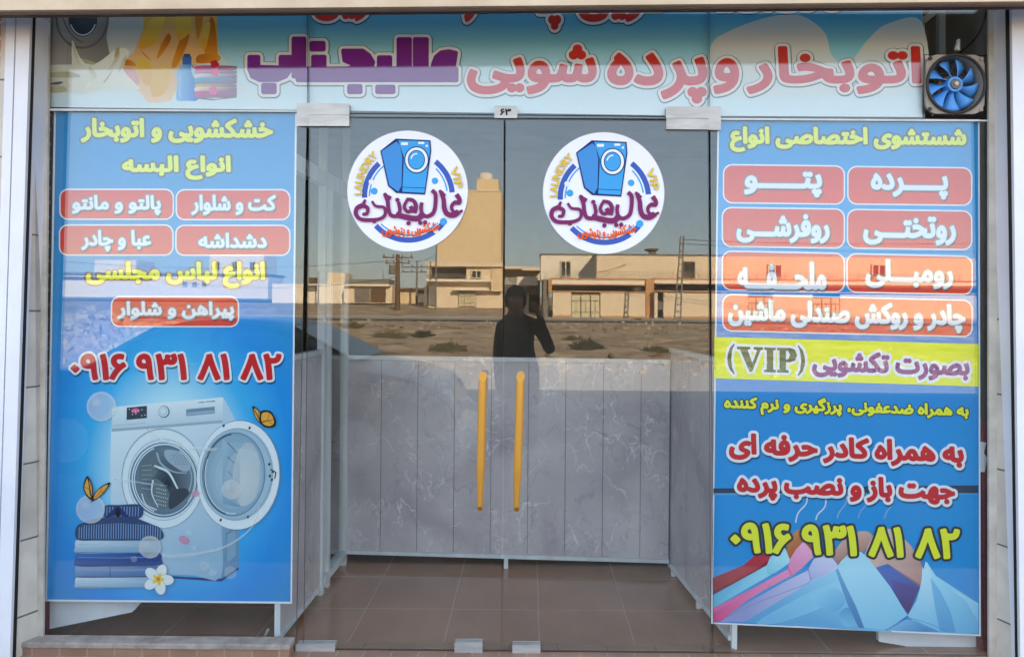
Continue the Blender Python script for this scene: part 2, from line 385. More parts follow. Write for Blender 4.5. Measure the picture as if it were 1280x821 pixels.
def iso_polys(S, mn, r, lev):
    """polygons covering S < lev: long runs inside, exact little pieces along the edge"""
    V = lev - S; ins = V > 0; out = []
    cnt = ins[:-1, :-1].astype(int) + ins[:-1, 1:] + ins[1:, 1:] + ins[1:, :-1]
    for j in range(cnt.shape[0]):
        row = cnt[j]; full = np.flatnonzero(row == 4)
        if full.size:
            cut = np.flatnonzero(np.diff(full) > 1); st = np.r_[full[0], full[cut + 1]]; en = np.r_[full[cut], full[-1]] + 1
            y0 = mn[1] + j * r
            for a, b in zip(st, en): out.append([(mn[0] + a * r, y0), (mn[0] + b * r, y0), (mn[0] + b * r, y0 + r), (mn[0] + a * r, y0 + r)])
        for i in np.flatnonzero((row > 0) & (row < 4)):
            cs = ((i, j), (i + 1, j), (i + 1, j + 1), (i, j + 1)); vv = [V[q, p] for p, q in cs]; pg = []
            for k in range(4):
                a, b = vv[k], vv[(k + 1) % 4]; p, q = cs[k], cs[(k + 1) % 4]
                if a > 0: pg.append((mn[0] + p[0] * r, mn[1] + p[1] * r))
                if (a > 0) != (b > 0):
                    t = a / (a - b); pg.append((mn[0] + (p[0] + (q[0] - p[0]) * t) * r, mn[1] + (p[1] + (q[1] - p[1]) * t) * r))
            if len(pg) > 2: out.append(pg)
    return out
def letter(art, txt, box, fill, bold=.8, edge=None, ew=2.5, shadow=None, sh=(1.5, 2), slope=0, warp=None, r=.6, latin=False, loops=None, se=0):
    x0, y0, x1, y1 = box or (0, 0, 0, 0)
    if loops is None:
        lp = outlines(txt if latin else shape(txt))
        a = np.concatenate(lp); mn, mx = a.min(0), a.max(0)
        sx = (x1 - x0 - 2 * bold) / (mx[0] - mn[0]); sy = (y1 - y0 - 2 * bold) / (mx[1] - mn[1])
        loops = [np.stack([x0 + bold + (l[:, 0] - mn[0]) * sx, y1 - bold - (l[:, 1] - mn[1]) * sy], 1) for l in lp]
    xm = (x0 + x1) / 2
    if slope: loops = [np.stack([l[:, 0], l[:, 1] + slope * (l[:, 0] - xm)], 1) for l in loops]
    if warp: loops = [np.array([warp(*p) for p in l]) for l in loops]
    reach = bold + (ew if edge else 0) + se + 2 * r
    S, mn = field(loops, reach, r)
    if shadow:
        art.up()
        for p in iso_polys(S, mn, r, bold + (ew if edge else 0) + se): art.poly([art.P(x + sh[0], y + sh[1]) for x, y in p], shadow)
    if edge:
        art.up()
        for p in iso_polys(S, mn, r, bold + ew): art.poly([art.P(x, y) for x, y in p], edge)
    art.up()
    for p in iso_polys(S, mn, r, bold): art.poly([art.P(x, y) for x, y in p], fill)
    return art

# ------------------------------------------------------------------ shared materials
M_white = noisy('white painted sheet', C('d8d8e0', 1.0), C('e4e4ea', 1.0), 3, .45, .05)
M_whited = noisy('white board', C('c9ccd4'), C('dcdee4'), 4, .5)
M_alu = noisy('pale aluminium', C('c4c8cc'), C('d6dadd'), 10, .4, stretch=(1, 1, .1))
M_steel = noisy('scuffed steel', C('9c9a99'), C('bfbdbb'), 16, .38, .1, metal=.3, stretch=(.4, 1, 2), lo=.3, hi=.7)
M_dark = flat('dark gap', C('1d1918'), .8)
M_glass = glass_mat('clear glass')
M_glassedge = flat('green glass edge', C('3d4a4a'), .3)
M_marble = marble('grey marble panel')
M_tile = bricks('beige jamb tile', C('d2cabf', .95), C('c2b9ae', .95), C('6a635c'), 4.0, .305, .004, .4, 0, 'YZ')
M_plaster = noisy('patchy plaster', C('aaa298'), C('cfc8be'), 9, .85, .5, lo=.25, hi=.7)
M_fascia = noisy('tan fascia paint', C('c0aa90'), C('d0bba2'), 5, .6, .1)
M_lip = flat('grey lip', C('857a74'), .6)
M_bar = flat('brown shutter bar', C('3c2f2c'), .6)
M_brick = bricks('orange brick', C('bd8168'), C('b3745c'), C('dccabb'), .2, .062, .008)
M_wallout = noisy('rendered wall', C('b9ae9f'), C('c8beaf'), 2, .9)
M_inner = noisy('interior plaster', C('97918a'), C('a8a29a'), 2, .9)
M_red = noisy('red oxide steel', C('5f1f22'), C('7d2c2e'), 12, .6)
M_paper = flat('white paper', C('d9dde2'), .8)
M_gold = flat('gold lacquer', C('d99a40', 1.0), .3, .25, .5)
M_black = flat('black rubber', C('161618'), .7)

# ------------------------------------------------------------------ ground, road, floor
def zg(Y):
    p = [(-20, -.15), (12, -.15), (20, -.1), (66, .0), (80, .95), (95, 1.3), (140, 2.2), (400, 5)]
    for (a, b), (c, d) in zip(p, p[1:]):
        if Y <= c: return b + (d - b) * max(0, (Y - a)) / (c - a)
    return p[-1][1]
M_soil = noisy('dry soil', C('866a4e', .85), C('d2b896', .95), .8, .95, 1, 12, lo=.32, hi=.66, bscale=6)
M_asph = noisy('dusty asphalt', (.045, .043, .042, 1), (.075, .071, .066, 1), 1.2, .9, .3, 8, bscale=40)
M_gravel = noisy('pale gravel', C('a2988c', .8), C('cfc4b4', .9), 9, .95, .8, 6, bscale=14)
M_pave = noisy('street paving', C('9d9488', .8), C('b3aa9c', .8), .8, .9, .2)
M_terr = bricks('brown step tile', C('a88470', .85), C('9c7864', .85), C('a08a78'), .11, .4, .004, .35, 0, 'XY')
M_floor = bricks('glossy brown floor tile', C('a87c62', .78), C('ac8066', .78), C('b89c88', .8),   .4, .4, .004, .15, 0, 'XY', .5, 2, (.747, -.81 + .8))
g = MB()
Ys = [-40, 0.35, 2, 8, 12, 14, 16, 20, 30, 45, 64, 66, 72, 80, 95, 120, 200, 400, 700]; Xs = [-500, -120, -60, -30, -10, 10, 30, 60, 120, 500]
gv = [(x, -Y, zg(Y) + (.06 * noise.noise((x * .2, Y * .3, 0)) if 14 < Y < 64 and abs(x) < 100 else 0)) for Y in Ys for x in Xs]
nx = len(Xs)
g.mesh(gv, [(j * nx + i, j * nx + i + 1, (j + 1) * nx + i + 1, (j + 1) * nx + i) for j in range(len(Ys) - 1) for i in range(nx - 1)], M_soil)
struct('ground', g)
g = MB(); g.poly([(-90, -1.2, -.143), (90, -1.2, -.143), (90, -10.4, -.143), (-90, -10.4, -.143)], M_asph); struct('road', g)
g = MB()
for a, b in ((10.4, 12), (12, 14.6), (14.6, 16.6)):  # near strips are the sunlit asphalt, its light put into the pale colour
    g.poly([(-90, -a, zg(a) + .02), (90, -a, zg(a) + .02), (90, -b, zg(b) + .02), (-90, -b, zg(b) + .02)], M_gravel)
struct('lit_road_and_verge', g)
g = MB(); g.poly([(-120, -57, zg(57) + .09), (120, -57, zg(57) + .09), (120, -64.5, zg(64.5) + .09), (-120, -64.5, zg(64.5) + .09)], M_pave); struct('far_street', g)
g = MB(); g.box(-120, 120, -65.2, -64.6, -.3, zg(65) + .25, M_pave); struct('kerb', g)
g = MB(); g.box(-9, 9, -1.2, -.6, -.3, -.07, M_terr); g.box(-9, 9, -.6, .0, -.3, -.003, M_terr); struct('entrance_step', g)
g = MB(); g.poly([(-2.2, 0, 0), (2.15, 0, 0), (2.15, 4.6, 0), (-2.2, 4.6, 0)], M_floor); struct('floor', g)
g = MB(); g.poly([(-1.1, .0, .004), (.86, .0, .004), (.86, .055, .004), (-1.1, .055, .004)], bricks('threshold tile', C('9c7c66', .8), C('98785f', .8), C('7c6656', .8), .2, .4, .004, .3, 0, 'XY', .4, 3, (.07, .1))); struct('threshold_strip', g)

# ------------------------------------------------------------------ the shop building and its opening
shop = thing('shop_building', (0, 2, -.15), 'shop building with tiled reveals, white columns and tan fascia round its glass front', 'building')
w = MB()
w.box(-14, -2.045, -.098, .12, -.15, 4.15, M_brick); w.build('brick_wall', shop)
w = MB(); w.box(2.06, 14, -.1, .12, -.15, 4.15, M_brick); w.build('brick_wall', shop)
w = MB(); w.box(-2.12, 2.06, -.1, .12, 2.86, 4.15, M_wallout); w.build('upper_wall', shop)
w = MB()
w.box(-14, 14, 9.8, 10, -.15, 4.15, M_wallout); w.box(-14, -13.8, .12, 9.8, -.15, 4.15, M_wallout); w.box(13.8, 14, .12, 9.8, -.15, 4.15, M_wallout)
w.build('rear_wall', shop)
w = MB(); w.box(-14.1, 14.1, -.15, 10.1, 4.15, 4.35, M_wallout); w.build('roof', shop)
w = MB()
w.box(-2.3, -2.12, .12, 4.6, 0, 2.9, M_inner); w.box(2.06, 2.25, .12, 4.6, 0, 2.9, M_inner); w.box(-2.3, 2.25, 4.6, 4.75, 0, 2.9, M_inner)
w.build('interior_wall', shop)
w = MB(); w.box(-2.3, 2.25, .125, 4.75, 2.905, 3.0, M_inner); w.build('ceiling', shop)
# white columns (two sheets with a joint), dark shutter slot, tiled reveal, plaster trim
def colm(quads, Yp, d, mat, name):
    m = MB()
    for q in quads: m.slab([onY(x, y, Yp) for x, y in q], (0, d, 0), mat)
    return m.build(name, shop)
colm([[(8, 14), (19.3, 14), (-6.2, 830), (-17, 830)]], -.125, .12, M_white, 'column')
o_ = colm([[(21, 14), (38, 15), (12, 830), (-4.6, 830)]], -.128, .12, M_white, 'column')
colm([[(1264.5, 2), (1330, 2), (1345, 830), (1275.5, 830)]], -.128, .12, M_white, 'column')
colm([[(34, 10), (43.5, 10), (18, 830), (6, 830)]], -.113, .008, M_dark, 'shutter_slot')
colm([[(1258, 4), (1268, 4), (1281, 830), (1270.5, 830)]], -.113, .008, M_dark, 'shutter_slot')
def reveal(q, ex):
    pts = [onY(x, y, Yp) for x, y, Yp in q]; m = MB(); m.slab(pts, (ex, 0, 0), M_tile); return m.build('tiled_reveal', shop)
reveal([(42, -60, -.1), (55, -60, -.012), (47, 835, -.012), (17, 835, -.1)], -.12)
reveal([(1245, -60, -.012), (1259, -60, -.1), (1272, 835, -.1), (1246, 835, -.012)], .12)
def trim(q, mat=M_plaster, Yp=-.014, d=.012):
    m = MB(); m.slab([onY(x, y, Yp) for x, y in q], (0, d, 0), mat); return m.build('plaster_trim', shop)
trim([(50, -60), (62, -60), (53, 830), (40, 830)])
trim([(1236, -60), (1249, -60), (1250, 830), (1236.5, 830)])
def hang(q, mat, Yp, name):
    m = MB(); m.slab([onY(x, y, Yp) for x, y in q], (0, .02, 0), mat); return m.build(name, shop)
hang([(-900, -60), (2200, -60), (2200, -6), (-900, 21)], M_fascia, -.34, 'fascia')
hang([(-900, -60), (2200, -60), (2200, -2), (-900, 25)], M_lip, -.318, 'fascia_lip')
hang([(-900, -60), (2200, -60), (2200, 2), (-900, 28)], M_bar, -.296, 'shutter_bar')
w = MB(); w.box(-2.4, 2.3, -.30, -.1, 2.86, 2.95, M_bar); w.build('soffit', shop)
# low marble kerbs carrying the side windows
kerbm = noisy('worn marble kerb', C('857a72'), C('ab9f97'), 14, .6, .3)
for (xa, xb, zt, lab) in ((40, 369, .05, 'worn marble sill under the pane of the washing machine poster'), (897, 1250, -.012, 'worn marble sill under the pane of the shirts poster')):
    a, b = onY(xa, 797, 0), onY(xb, 799, 0)
    w = MB(); w.box(a.x, b.x, -.075, .0, zt - .022, zt, kerbm); tag(w.build('window_sill', bevel=.004), lab, 'sill', 'marble sills under the fixed panes')
    w = MB(); w.box(a.x + .003, b.x - .003, -.07, -.002, -.06, zt - .022, M_terr); w.build('sill_riser', shop)

# ------------------------------------------------------------------ glass: fixed panes, transom panes, doors
def pane(pts, name='glass_pane', parent=None):
    m = MB(); p = [onY(x, y, 0) for x, y in pts]; n = len(p); q = [v + Vector((0, .01, 0)) for v in p]
    m.mesh(p + q, [tuple(range(n)), tuple(range(2 * n - 1, n - 1, -1))], M_glass)
    m.mesh(p + q, [(i, n + i, n + (i + 1) % n, (i + 1) % n) for i in range(n)], M_glassedge)
    return m.build(name, parent)
def gpane(pts, label, group):
    o = pane(pts); return tag(o, label, 'window pane', group)
gpane([(44, 140), (383.5, 141), (370, 800), (38, 797)], 'fixed side window pane in front of the washing machine poster', 'fixed panes beside the doors')
gpane([(888, 150), (1238, 152), (1238, 828), (892, 828)], 'fixed side window pane in front of the shirts poster', 'fixed panes beside the doors')
gpane([(46, -40), (384.2, -40), (384.2, 138), (46, 135)], 'transom pane over the washing machine poster, with the yellow cloth print', 'transom panes')
gpane([(385.8, -40), (885.3, -40), (885.3, 146), (385.8, 141)], 'wide transom pane over the two glass doors', 'transom panes')
gpane([(886.9, -40), (1238, -40), (1238, 69), (1156, 68), (1156, 149), (886.9, 147)], 'transom pane beside the exhaust fan, notched round it', 'transom panes')
sil = MB()   # silicone and aluminium strip between transom and what is under it
sil.slab([onY(x, y, .0) for x, y in ((46, 135.6), (372, 138.4), (372, 140.2), (46, 138.6))], (0, .012, 0), M_alu)
tag(sil.build('joint_strip'), 'thin pale joint strip above the washing machine poster', 'strip', 'joint strips under the transom')
sil = MB(); sil.slab([onY(x, y, .0) for x, y in ((437, 142.6), (833, 146.6), (833, 148.6), (437, 146.2))], (0, .012, 0), flat('grey silicone', C('77828a'), .5))
tag(sil.build('joint_strip'), 'grey joint strip above the two glass doors', 'strip', 'joint strips under the transom')
sil = MB(); sil.slab([onY(x, y, .0) for x, y in ((900, 147.5), (1156, 149.4), (1238, 150), (1238, 152), (900, 150))], (0, .012, 0), M_alu)
tag(sil.build('joint_strip'), 'thin pale joint strip above the shirts poster', 'strip', 'joint strips under the transom')

def fit(pts, Yp, d, mat, name, parent, bevel=.002):
    m = MB(); m.slab([onY(x, y, Yp) for x, y in pts], (0, d, 0), mat); return m.build(name, parent, bevel=bevel)
def door(quad, base, label, side):
    t = thing('glass_door', base, label, 'door', 'pair of frameless glass doors')
    pane(quad, 'pane', t)
    x0 = quad[0][0]; x1 = quad[1][0]
    if side < 0:
        fit([(387.3, 144.5), (436, 144.8), (436, 157.2), (387.3, 157)], -.012, .034, M_steel, 'top_hinge', t)
        b = fit([(370, 805.5), (418, 805.5), (418, 830), (370, 830)], -.014, .038, M_steel, 'bottom_hinge', t)
        fit([(419, 814.5), (487, 814.5), (489, 830), (419, 830)], -.010, .03, flat('dark hinge cover', C('4a4745'), .5), 'hinge_cover', t)
        l = fit([(568.5, 803.5), (602.5, 803.5), (602.5, 830), (568.5, 830)], -.014, .038, M_steel, 'lock_plate', t)
        m = MB(); c = onY(585, 818, -.0145); m.tube([c, c + Vector((0, -.004, 0))], .010, M_bar, 14); m.build('keyhole', l)
        top, bot = (603.5, 474), (599.5, 637)
    else:
        fit([(833.5, 148.8), (885.3, 149.2), (885.3, 161.5), (833.5, 161)], -.012, .034, M_steel, 'top_hinge', t)
        fit([(850, 822), (892, 822), (892, 832), (850, 832)], -.014, .038, M_steel, 'bottom_hinge', t)
        l = fit([(641, 806.5), (675, 806.5), (675, 830), (641, 830)], -.014, .038, M_steel, 'lock_plate', t)
        m = MB(); c = onY(658, 820, -.0145); m.tube([c, c + Vector((0, -.004, 0))], .010, M_bar, 14); m.build('keyhole', l)
        top, bot = (650.5, 474), (645.5, 638)
    # handle: a gold tube with slanting cut ends, bowed back to the glass at both ends
    a, b = onY(*top, -.05), onY(*bot, -.05); d = (b - a).normalized(); L = (b - a).length; sidev = Vector((1, 0, 0))
    m = MB(); n = 24; vs = []; fs = []; rr = .0168
    st = [(0, .00), (.02, .0), (.1, .0), (.3, .0), (.5, .0), (.66, .0), (.70, .001), (.78, .006), (.88, .012), (1.0, .018)]
    for i, (u, back) in enumerate(st):
        for k in range(n):
            an = 2 * math.pi * k / n; cx, cy = math.cos(an) * rr, math.sin(an) * rr
            if u > .68: cx *= 1 - .35 * (u - .68) / .32
            off = 0
            if i == 0: off = -.012 - (cy) * 1.1
            if i == len(st) - 1: off = cy * .8
            vs.append(a + d * (u * L + (off if i in (0, len(st) - 1) else 0)) + sidev * cx + Vector((0, cy + back, 0)))
    for i in range(len(st) - 1):
        for k in range(n): fs.append((i * n + k, (i + 1) * n + k, (i + 1) * n + (k + 1) % n, i * n + (k + 1) % n))
    fs += [tuple(range(n)), tuple(range(len(st) * n - 1, (len(st) - 1) * n - 1, -1))]
    m.mesh(vs, fs, M_gold)
    h = m.build('handle', t)
    for u in (.12, .88):
        m = MB(); c = a + d * u * L; m.tube([c + Vector((0, .012, 0)), c + Vector((0, .0495, 0))], .008, M_gold, 12); m.build('standoff', h)
    return t
door([(386.6, 146.8), (629.8, 148.6), (626.2, 826), (379, 826)], onY(505, 820, 0), 'frameless glass door with round sticker, left of the centre gap, hinged beside the washing machine poster', -1)
door([(632, 148.6), (885.6, 151), (889, 826), (628.4, 826)], onY(760, 820, 0), 'frameless glass door with round sticker, right of the centre gap, hinged beside the shirts poster', 1)
def patch(pl, label):
    m = MB()
    for q in pl: m.slab([onY(x, y, -.012) for x, y in q], (0, .034, 0), M_steel)
    return tag(m.build('patch_fitting', bevel=.002), label, 'fitting', 'steel corner fittings above the doors')
patch([[(371.5, 129.5), (436, 130), (436, 143.2), (386, 143), (386, 157), (371.5, 157)]], 'scuffed steel corner fitting over the door beside the washing machine poster')
patch([[(833, 134), (900.5, 134), (900.5, 162), (886.6, 162), (886.6, 147.4), (833, 147.2)]], 'scuffed steel corner fitting over the door beside the shirts poster')
t = thing('door_keeper', onY(632, 147, 0), 'small steel keeper plate with two numerals over the centre gap of the doors', 'fitting')
fit([(618.5, 133), (646, 133.2), (646, 147.2), (618.5, 147)], -.012, .034, M_steel, 'plate', t)
m = Art(-.0125, .0003); letter(m, '۶۳', (625, 136, 639, 144.5), M_black, .5, r=.35, latin=True); m.build('numerals', t)

# ------------------------------------------------------------------ exhaust fan set in the notch of the transom
fan = thing('exhaust_fan', onY(1194, 139, 0), 'square grey exhaust fan with blue blades in the transom corner', 'fan')
Mf = noisy('dusty fan housing', C('8d867e'), C('aaa39b'), 9, .7, .3); Mb = flat('blue fan plastic', C('4a96e6', 1.05), .35)
fc = onY(1194, 105.5, -.02); S = 2.9 / F * 1.045; Rin = 36 * S; Rb = 33 * S
m = MB(); n = 48; sq = []
for k in range(n):
    a = 2 * math.pi * (k + .5) / n; c, s_ = math.cos(a), math.sin(a); q = 36.8 * S / max(abs(c), abs(s_)); q = min(q, 46 * S); sq.append((c * q, s_ * q))
ci = [(math.cos(2 * math.pi * (k + .5) / n) * Rin * .96, math.sin(2 * math.pi * (k + .5) / n) * Rin * .96) for k in range(n)]
vs = [fc + Vector((x, 0, z)) for x, z in sq] + [fc + Vector((x, 0, z)) for x, z in ci] + [fc + Vector((x, .07, z)) for x, z in ci] + [fc + Vector((x, .012, z)) for x, z in sq]
fs = []
for k in range(n):
    j = (k + 1) % n; fs += [(k, j, n + j, n + k), (n + k, n + j, 2 * n + j, 2 * n + k), (k, 3 * n + k, 3 * n + j, j)]
m.mesh(vs, fs, Mf); fr = m.build('frame', fan)
m = MB()
ring = [fc + Vector((math.cos(2 * math.pi * k / 40) * Rin, -.006, math.sin(2 * math.pi * k / 40) * Rin)) for k in range(41)]
m.tube(ring, .006, flat('dark fan ring', C('35322f'), .5), 8, False); m.build('rim', fan, smooth=True)
for sx in (-1, 1):
    for sz in (-1, 1):
        m = MB(); c = fc + Vector((sx * 32 * S, -.0005, sz * 31.5 * S)); m.tube([c, c - Vector((0, .004, 0))], .0085, Mf if sx > 0 else M_bar, 10); m.build('screw', fan)
for k in range(9):
    a0 = 2 * math.pi * k / 9 + .3; m = MB(); g_ = []
    for i in range(7):
        u = i / 6; r_ = Rb * (.25 + .72 * u); half = (.17 + .14 * u) * (1 if u < .9 else .88)
        for sg in (-1, 0, 1):
            a = a0 + sg * half + .22 * u; tw = -sg * (.018 - .006 * u)
            g_.append(fc + Vector((math.cos(a) * r_, .028 + tw, math.sin(a) * r_)))
    m.mesh(g_, [(3 * i + j, 3 * i + j + 1, 3 * i + j + 4, 3 * i + j + 3) for i in range(6) for j in range(2)], Mb)
    bl = m.build('blade', fan, smooth=True); md = bl.modifiers.new('thick', 'SOLIDIFY'); md.thickness = .0025
m = MB(); m.tube([fc + Vector((0, -.002, 0)), fc + Vector((0, .045, 0))], [9.5 * S, 10.5 * S], Mb, 20); hb = m.build('hub', fan, bevel=.002)
m = MB(); m.tube([fc + Vector((0, -.008, 0)), fc + Vector((0, -.0025, 0))], [6 * S, 6.8 * S], flat('grey hub cap', C('6d6a68'), .5), 18); m.build('hub_cap', hb)
m = MB(); m.tube([fc + Vector((0, -.012, 0)), fc + Vector((0, -.0085, 0))], 2.6 * S, M_steel, 12); m.build('nut', hb)
m = MB()
for q in range(1, 10):
    r_ = Rin * q / 10; m.tube([fc + Vector((math.cos(2 * math.pi * k / 28) * r_, .085, math.sin(2 * math.pi * k / 28) * r_)) for k in range(29)], .0016, M_steel, 5, False)
for k in range(4):
    a = math.pi * k / 4 + .4; m.tube([fc + Vector((math.cos(a) * Rin, .09, math.sin(a) * Rin)), fc - Vector((math.cos(a) * Rin, -.09, math.sin(a) * Rin))], .003, M_steel, 6)
m.build('rear_guard', fan)
m = MB(); m.tube([fc + Vector((0, .05, 0)), fc + Vector((0, .15, 0))], .045, Mf, 18); m.build('motor', fan)
m = MB(); c0 = onY(1200, 66, .03); pts = spline([tuple(onY(1200, 66, .03)), tuple(onY(1216, 52, .05)), tuple(onY(1228, 33, .06)), tuple(onY(1234, 8, .06)), tuple(onY(1235, -20, .06))])
m.tube(pts, .004, M_black, 7); m.build('cable', fan, smooth=True)
m = MB(); m.tube([onY(1196, 64, .03), onY(1198, 50, .03)], [.012, .007], M_paper, 10); m.build('cable_gland', fan)

# ------------------------------------------------------------------ inside: partitions, cabinet boards, posts
Lp0, Lp1 = onZ(346, 812, 0), onZ(431, 704, 0); Rp0, Rp1 = onZ(917, 818, 0), onZ(836, 714, 0)
Lp0.y = max(Lp0.y, .035); Rp0.y = max(Rp0.y, .035)
def planks(m, a, b, z0, z1, th, nrm, wd=.2):
    a, b = Vector(a), Vector(b); L = (b - a).length; d = (b - a) / L; k = 0; u = 0
    while u < L - .01:
        e = min(u + wd, L) - .003; p, q = a + d * u, a + d * e
        m.slab([p + Vector((0, 0, z0)), q + Vector((0, 0, z0)), q + Vector((0, 0, z1)), p + Vector((0, 0, z1))], Vector(nrm) * th, M_marble); u += wd
    m.slab([a + Vector(nrm) * th * .5 + Vector((0, 0, z0 + .002)), b + Vector(nrm) * th * .5 + Vector((0, 0, z0 + .002)), b + Vector(nrm) * th * .5 + Vector((0, 0, z1 - .002)), a + Vector(nrm) * th * .5 + Vector((0, 0, z1 - .002))], Vector(nrm) * th * .4, flat('panel joint shade', C('7a787e'), .8))
def partition(a, b, label, z0, z1, nrm, upto=1.0, legs=(), extra=None):
    a, b = Vector(a), Vector(b); a.z = b.z = 0
    t = thing('partition_wall', (a + b) / 2, label, 'partition', 'grey marble look partitions inside')
    e = a + (b - a) * upto
    m = MB(); planks(m, a, e, z0, z1, .012, nrm); m.build('panel', t)
    off = Vector(nrm) * .006
    m = MB(); m.bar(a + off + Vector((0, 0, z1 + .012)), e + off + Vector((0, 0, z1 + .012)), .03, .022, M_alu); m.build('top_rail', t)
    m = MB(); m.bar(a + off + Vector((0, 0, z0 - .011)), e + off + Vector((0, 0, z0 - .011)), .026, .02, M_alu); m.build('bottom_rail', t)
    for u in legs:
        p = a + (b - a) * u + off; m = MB(); m.bar(p + Vector((0, 0, 0)), p + Vector((0, 0, z0 - .021)), .022, .022, M_alu, (0, 1, 0)); m.build('leg', t)
    if extra: extra(t, a, b, Vector(nrm))
    return t
ln = Vector((-(Lp1 - Lp0).y, (Lp1 - Lp0).x, 0)).normalized(); rn = Vector(((Rp1 - Rp0).y, -(Rp1 - Rp0).x, 0)).normalized()
def leftframe(t, a, b, nrm):
    def up(u, z1, w_=.035, z0=0): 
        p = a + (b - a) * u + nrm * .006; m = MB(); m.bar(p + Vector((0, 0, z0)), p + Vector((0, 0, z1)), w_, w_, M_alu, (0, 1, 0)); m.build('upright', t)
    for u, z1 in ((.56, 2.55), (.66, 2.0), (.985, 2.55)): up(u, z1)
    off = nrm * .006
    for z_ in (.06, 2.02):
        m = MB(); m.bar(a + (b - a) * (.58 if z_ < 1 else 0) + off + Vector((0, 0, z_)), a + (b - a) * .97 + off + Vector((0, 0, z_)), .04, .07 if z_ > 1 else .04, M_alu); m.build('cross_rail', t)
    p, q = a + (b - a) * .68 + off, a + (b - a) * .97 + off
    m = MB(); m.slab([p + Vector((0, 0, .085)), q + Vector((0, 0, .085)), q + Vector((0, 0, 1.98)), p + Vector((0, 0, 1.98))], nrm * .004, M_glass); m.build('pane', t)
    for u in (.0,):
        p = a + (b - a) * u; m = MB(); m.bar(p + Vector((-.012, .004, 0)), p + Vector((-.012, .004, 1.1)), .024, .024, M_alu, (0, 1, 0)); m.build('end_post', t)
    p = a + Vector((-.05, .012, 0)); m = MB(); m.bar(p + Vector((0, 0, .004)), p + Vector((.04, 0, .004)), .05, .012, M_steel); m.tube([p + Vector((-.03, 0, .01)), p + Vector((-.005, 0, .06))], .006, M_steel); m.build('foot_bracket', t)
partition(Lp0, Lp1, 'grey marble panel side partition with a tall aluminium door frame, next to the washing machine poster', .05, 1.17, ln, .55, (), leftframe)
def rightpost(t, a, b, nrm):
    p = a; m = MB(); m.bar(p + Vector((.016, .004, 0)), p + Vector((.016, .004, 1.1)), .022, .022, M_alu, (0, 1, 0)); m.build('end_post', t)
partition(Rp0, Rp1, 'grey marble panel side partition on short white legs, next to the shirts poster', .055, 1.17, rn, 1.0, (.47, .93), rightpost)
bl, br = Vector((Lp1.x, Lp1.y, 0)), Vector((Rp1.x, Rp1.y, 0))
bl = onZ(430, 704, 0); br = onZ(836, 716, 0)
def backlegs(t, a, b, nrm):
    p = a; m = MB(); m.bar(p + Vector((.005, -.014, .06)), p + Vector((.005, -.014, 1.14)), .024, .02, M_alu, (0, 1, 0)); m.build('end_post', t)
partition(bl, br, 'grey marble panel back partition standing across the vestibule behind the doors', .075, 1.11, (0, 1, 0), 1.0, (.505,), backlegs)

def board(q, Yp, label):
    m = MB(); m.slab([onY(x, y, Yp) for x, y in q], (0, .02, 0), M_whited)
    return tag(m.build('white_board', bevel=.002), label, 'board', 'white boards standing inside the side windows')
board([(50, 700), (178, 700), (176, 751), (165, 764), (47, 788)], .07, 'white board seen under the washing machine poster')
board([(1098, 770), (1236, 770), (1236, 832), (1190, 827), (1130, 806), (1099, 801)], .07, 'white board seen under the shirts poster')
def post(q, Yp, label):
    m = MB(); m.slab([onY(x, y, Yp) for x, y in q], (0, .03, 0), M_red); return tag(m.build('steel_post'), label, 'post', 'red oxide steel posts')
post([(49, 490), (59, 490), (56, 800), (46, 800)], .04, 'red oxide steel post behind the glass edge beside the washing machine poster')
post([(1224, 527), (1236, 527), (1240, 825), (1226, 825)], .035, 'red oxide steel post behind the glass edge beside the shirts poster')
def tape(q, label):
    m = MB(); m.slab([onY(x, y, .028) for x, y in q], (0, .001, 0), M_paper); return tag(m.build('paper_tape'), label, 'tape', 'scraps of white tape')
tape([(51, 519), (58, 519), (58, 553), (51, 552)], 'scrap of white tape beside the washing machine poster')
tape([(1221, 551), (1233, 553), (1230, 566), (1234, 572), (1231, 590), (1221, 589)], 'torn scrap of white tape beside the shirts poster')
m = MB(); q = onY(1163, 12, .45)
for aa, bb in (((1150, 30), (1176, 8)), ((1176, 8), (1176, 75)), ((1150, 30), (1150, 90))): m.bar(onY(*aa, .45), onY(*bb, .45), .03, .03, M_alu, (0, 1, 0))
tag(m.build('shelf_frame'), 'pale metal frame behind the glass above the exhaust fan', 'frame')

# ------------------------------------------------------------------ printed sheets behind the glass
K = 1.0
I_white = flat('ink white', C('dfe4ee'), .5, 0, .06); I_yel = flat('ink yellow', C('e6ea3c', .95), .5, 0, .06); I_yel2 = flat('ink soft yellow', C('e3ea52', .95), .5, 0, .06)
I_red = flat('ink red', C('d0252c', .95), .5, 0, .06); I_redp = ramp_print('ink red pill', [(0, C('e8483a', .95)), (1, C('dc3a30', .95))])
I_dark = flat('ink charcoal', C('33363c'), .5, 0, .06); I_grey = flat('ink grey', C('7d8a94'), .5, 0, .06); I_pur = flat('ink purple', C('7c1c80'), .5, 0, .06)
I_greyv = veil('ink grey halo', C('6e6a60'), .55); I_shade = veil('ink soft shadow', C('10243a'), .45)
I_navy = flat('ink navy', C('23356b'), .5, 0, .06); I_or = flat('ink orange', C('ef5a1e', .95), .5, 0, .06); I_sky = flat('ink sky blue', C('3fa0e0', .95), .5, 0, .06)
I_blue = flat('ink mid blue', C('3f5fb0'), .5, 0, .06); I_gold = flat('ink golden', C('efc536', .95), .5, 0, .06); I_black = flat('ink black', C('1b1d22'), .5, 0, .06)
I_pink = flat('ink pink', C('e668a0'), .5, 0, .06)
def lettering(parent, Y, *a, name='lettering', label=None, **k):
    m = Art(Y, .0004); letter(m, *a, **k); o = m.build(name, parent)
    if label: o['label'] = label
    return o
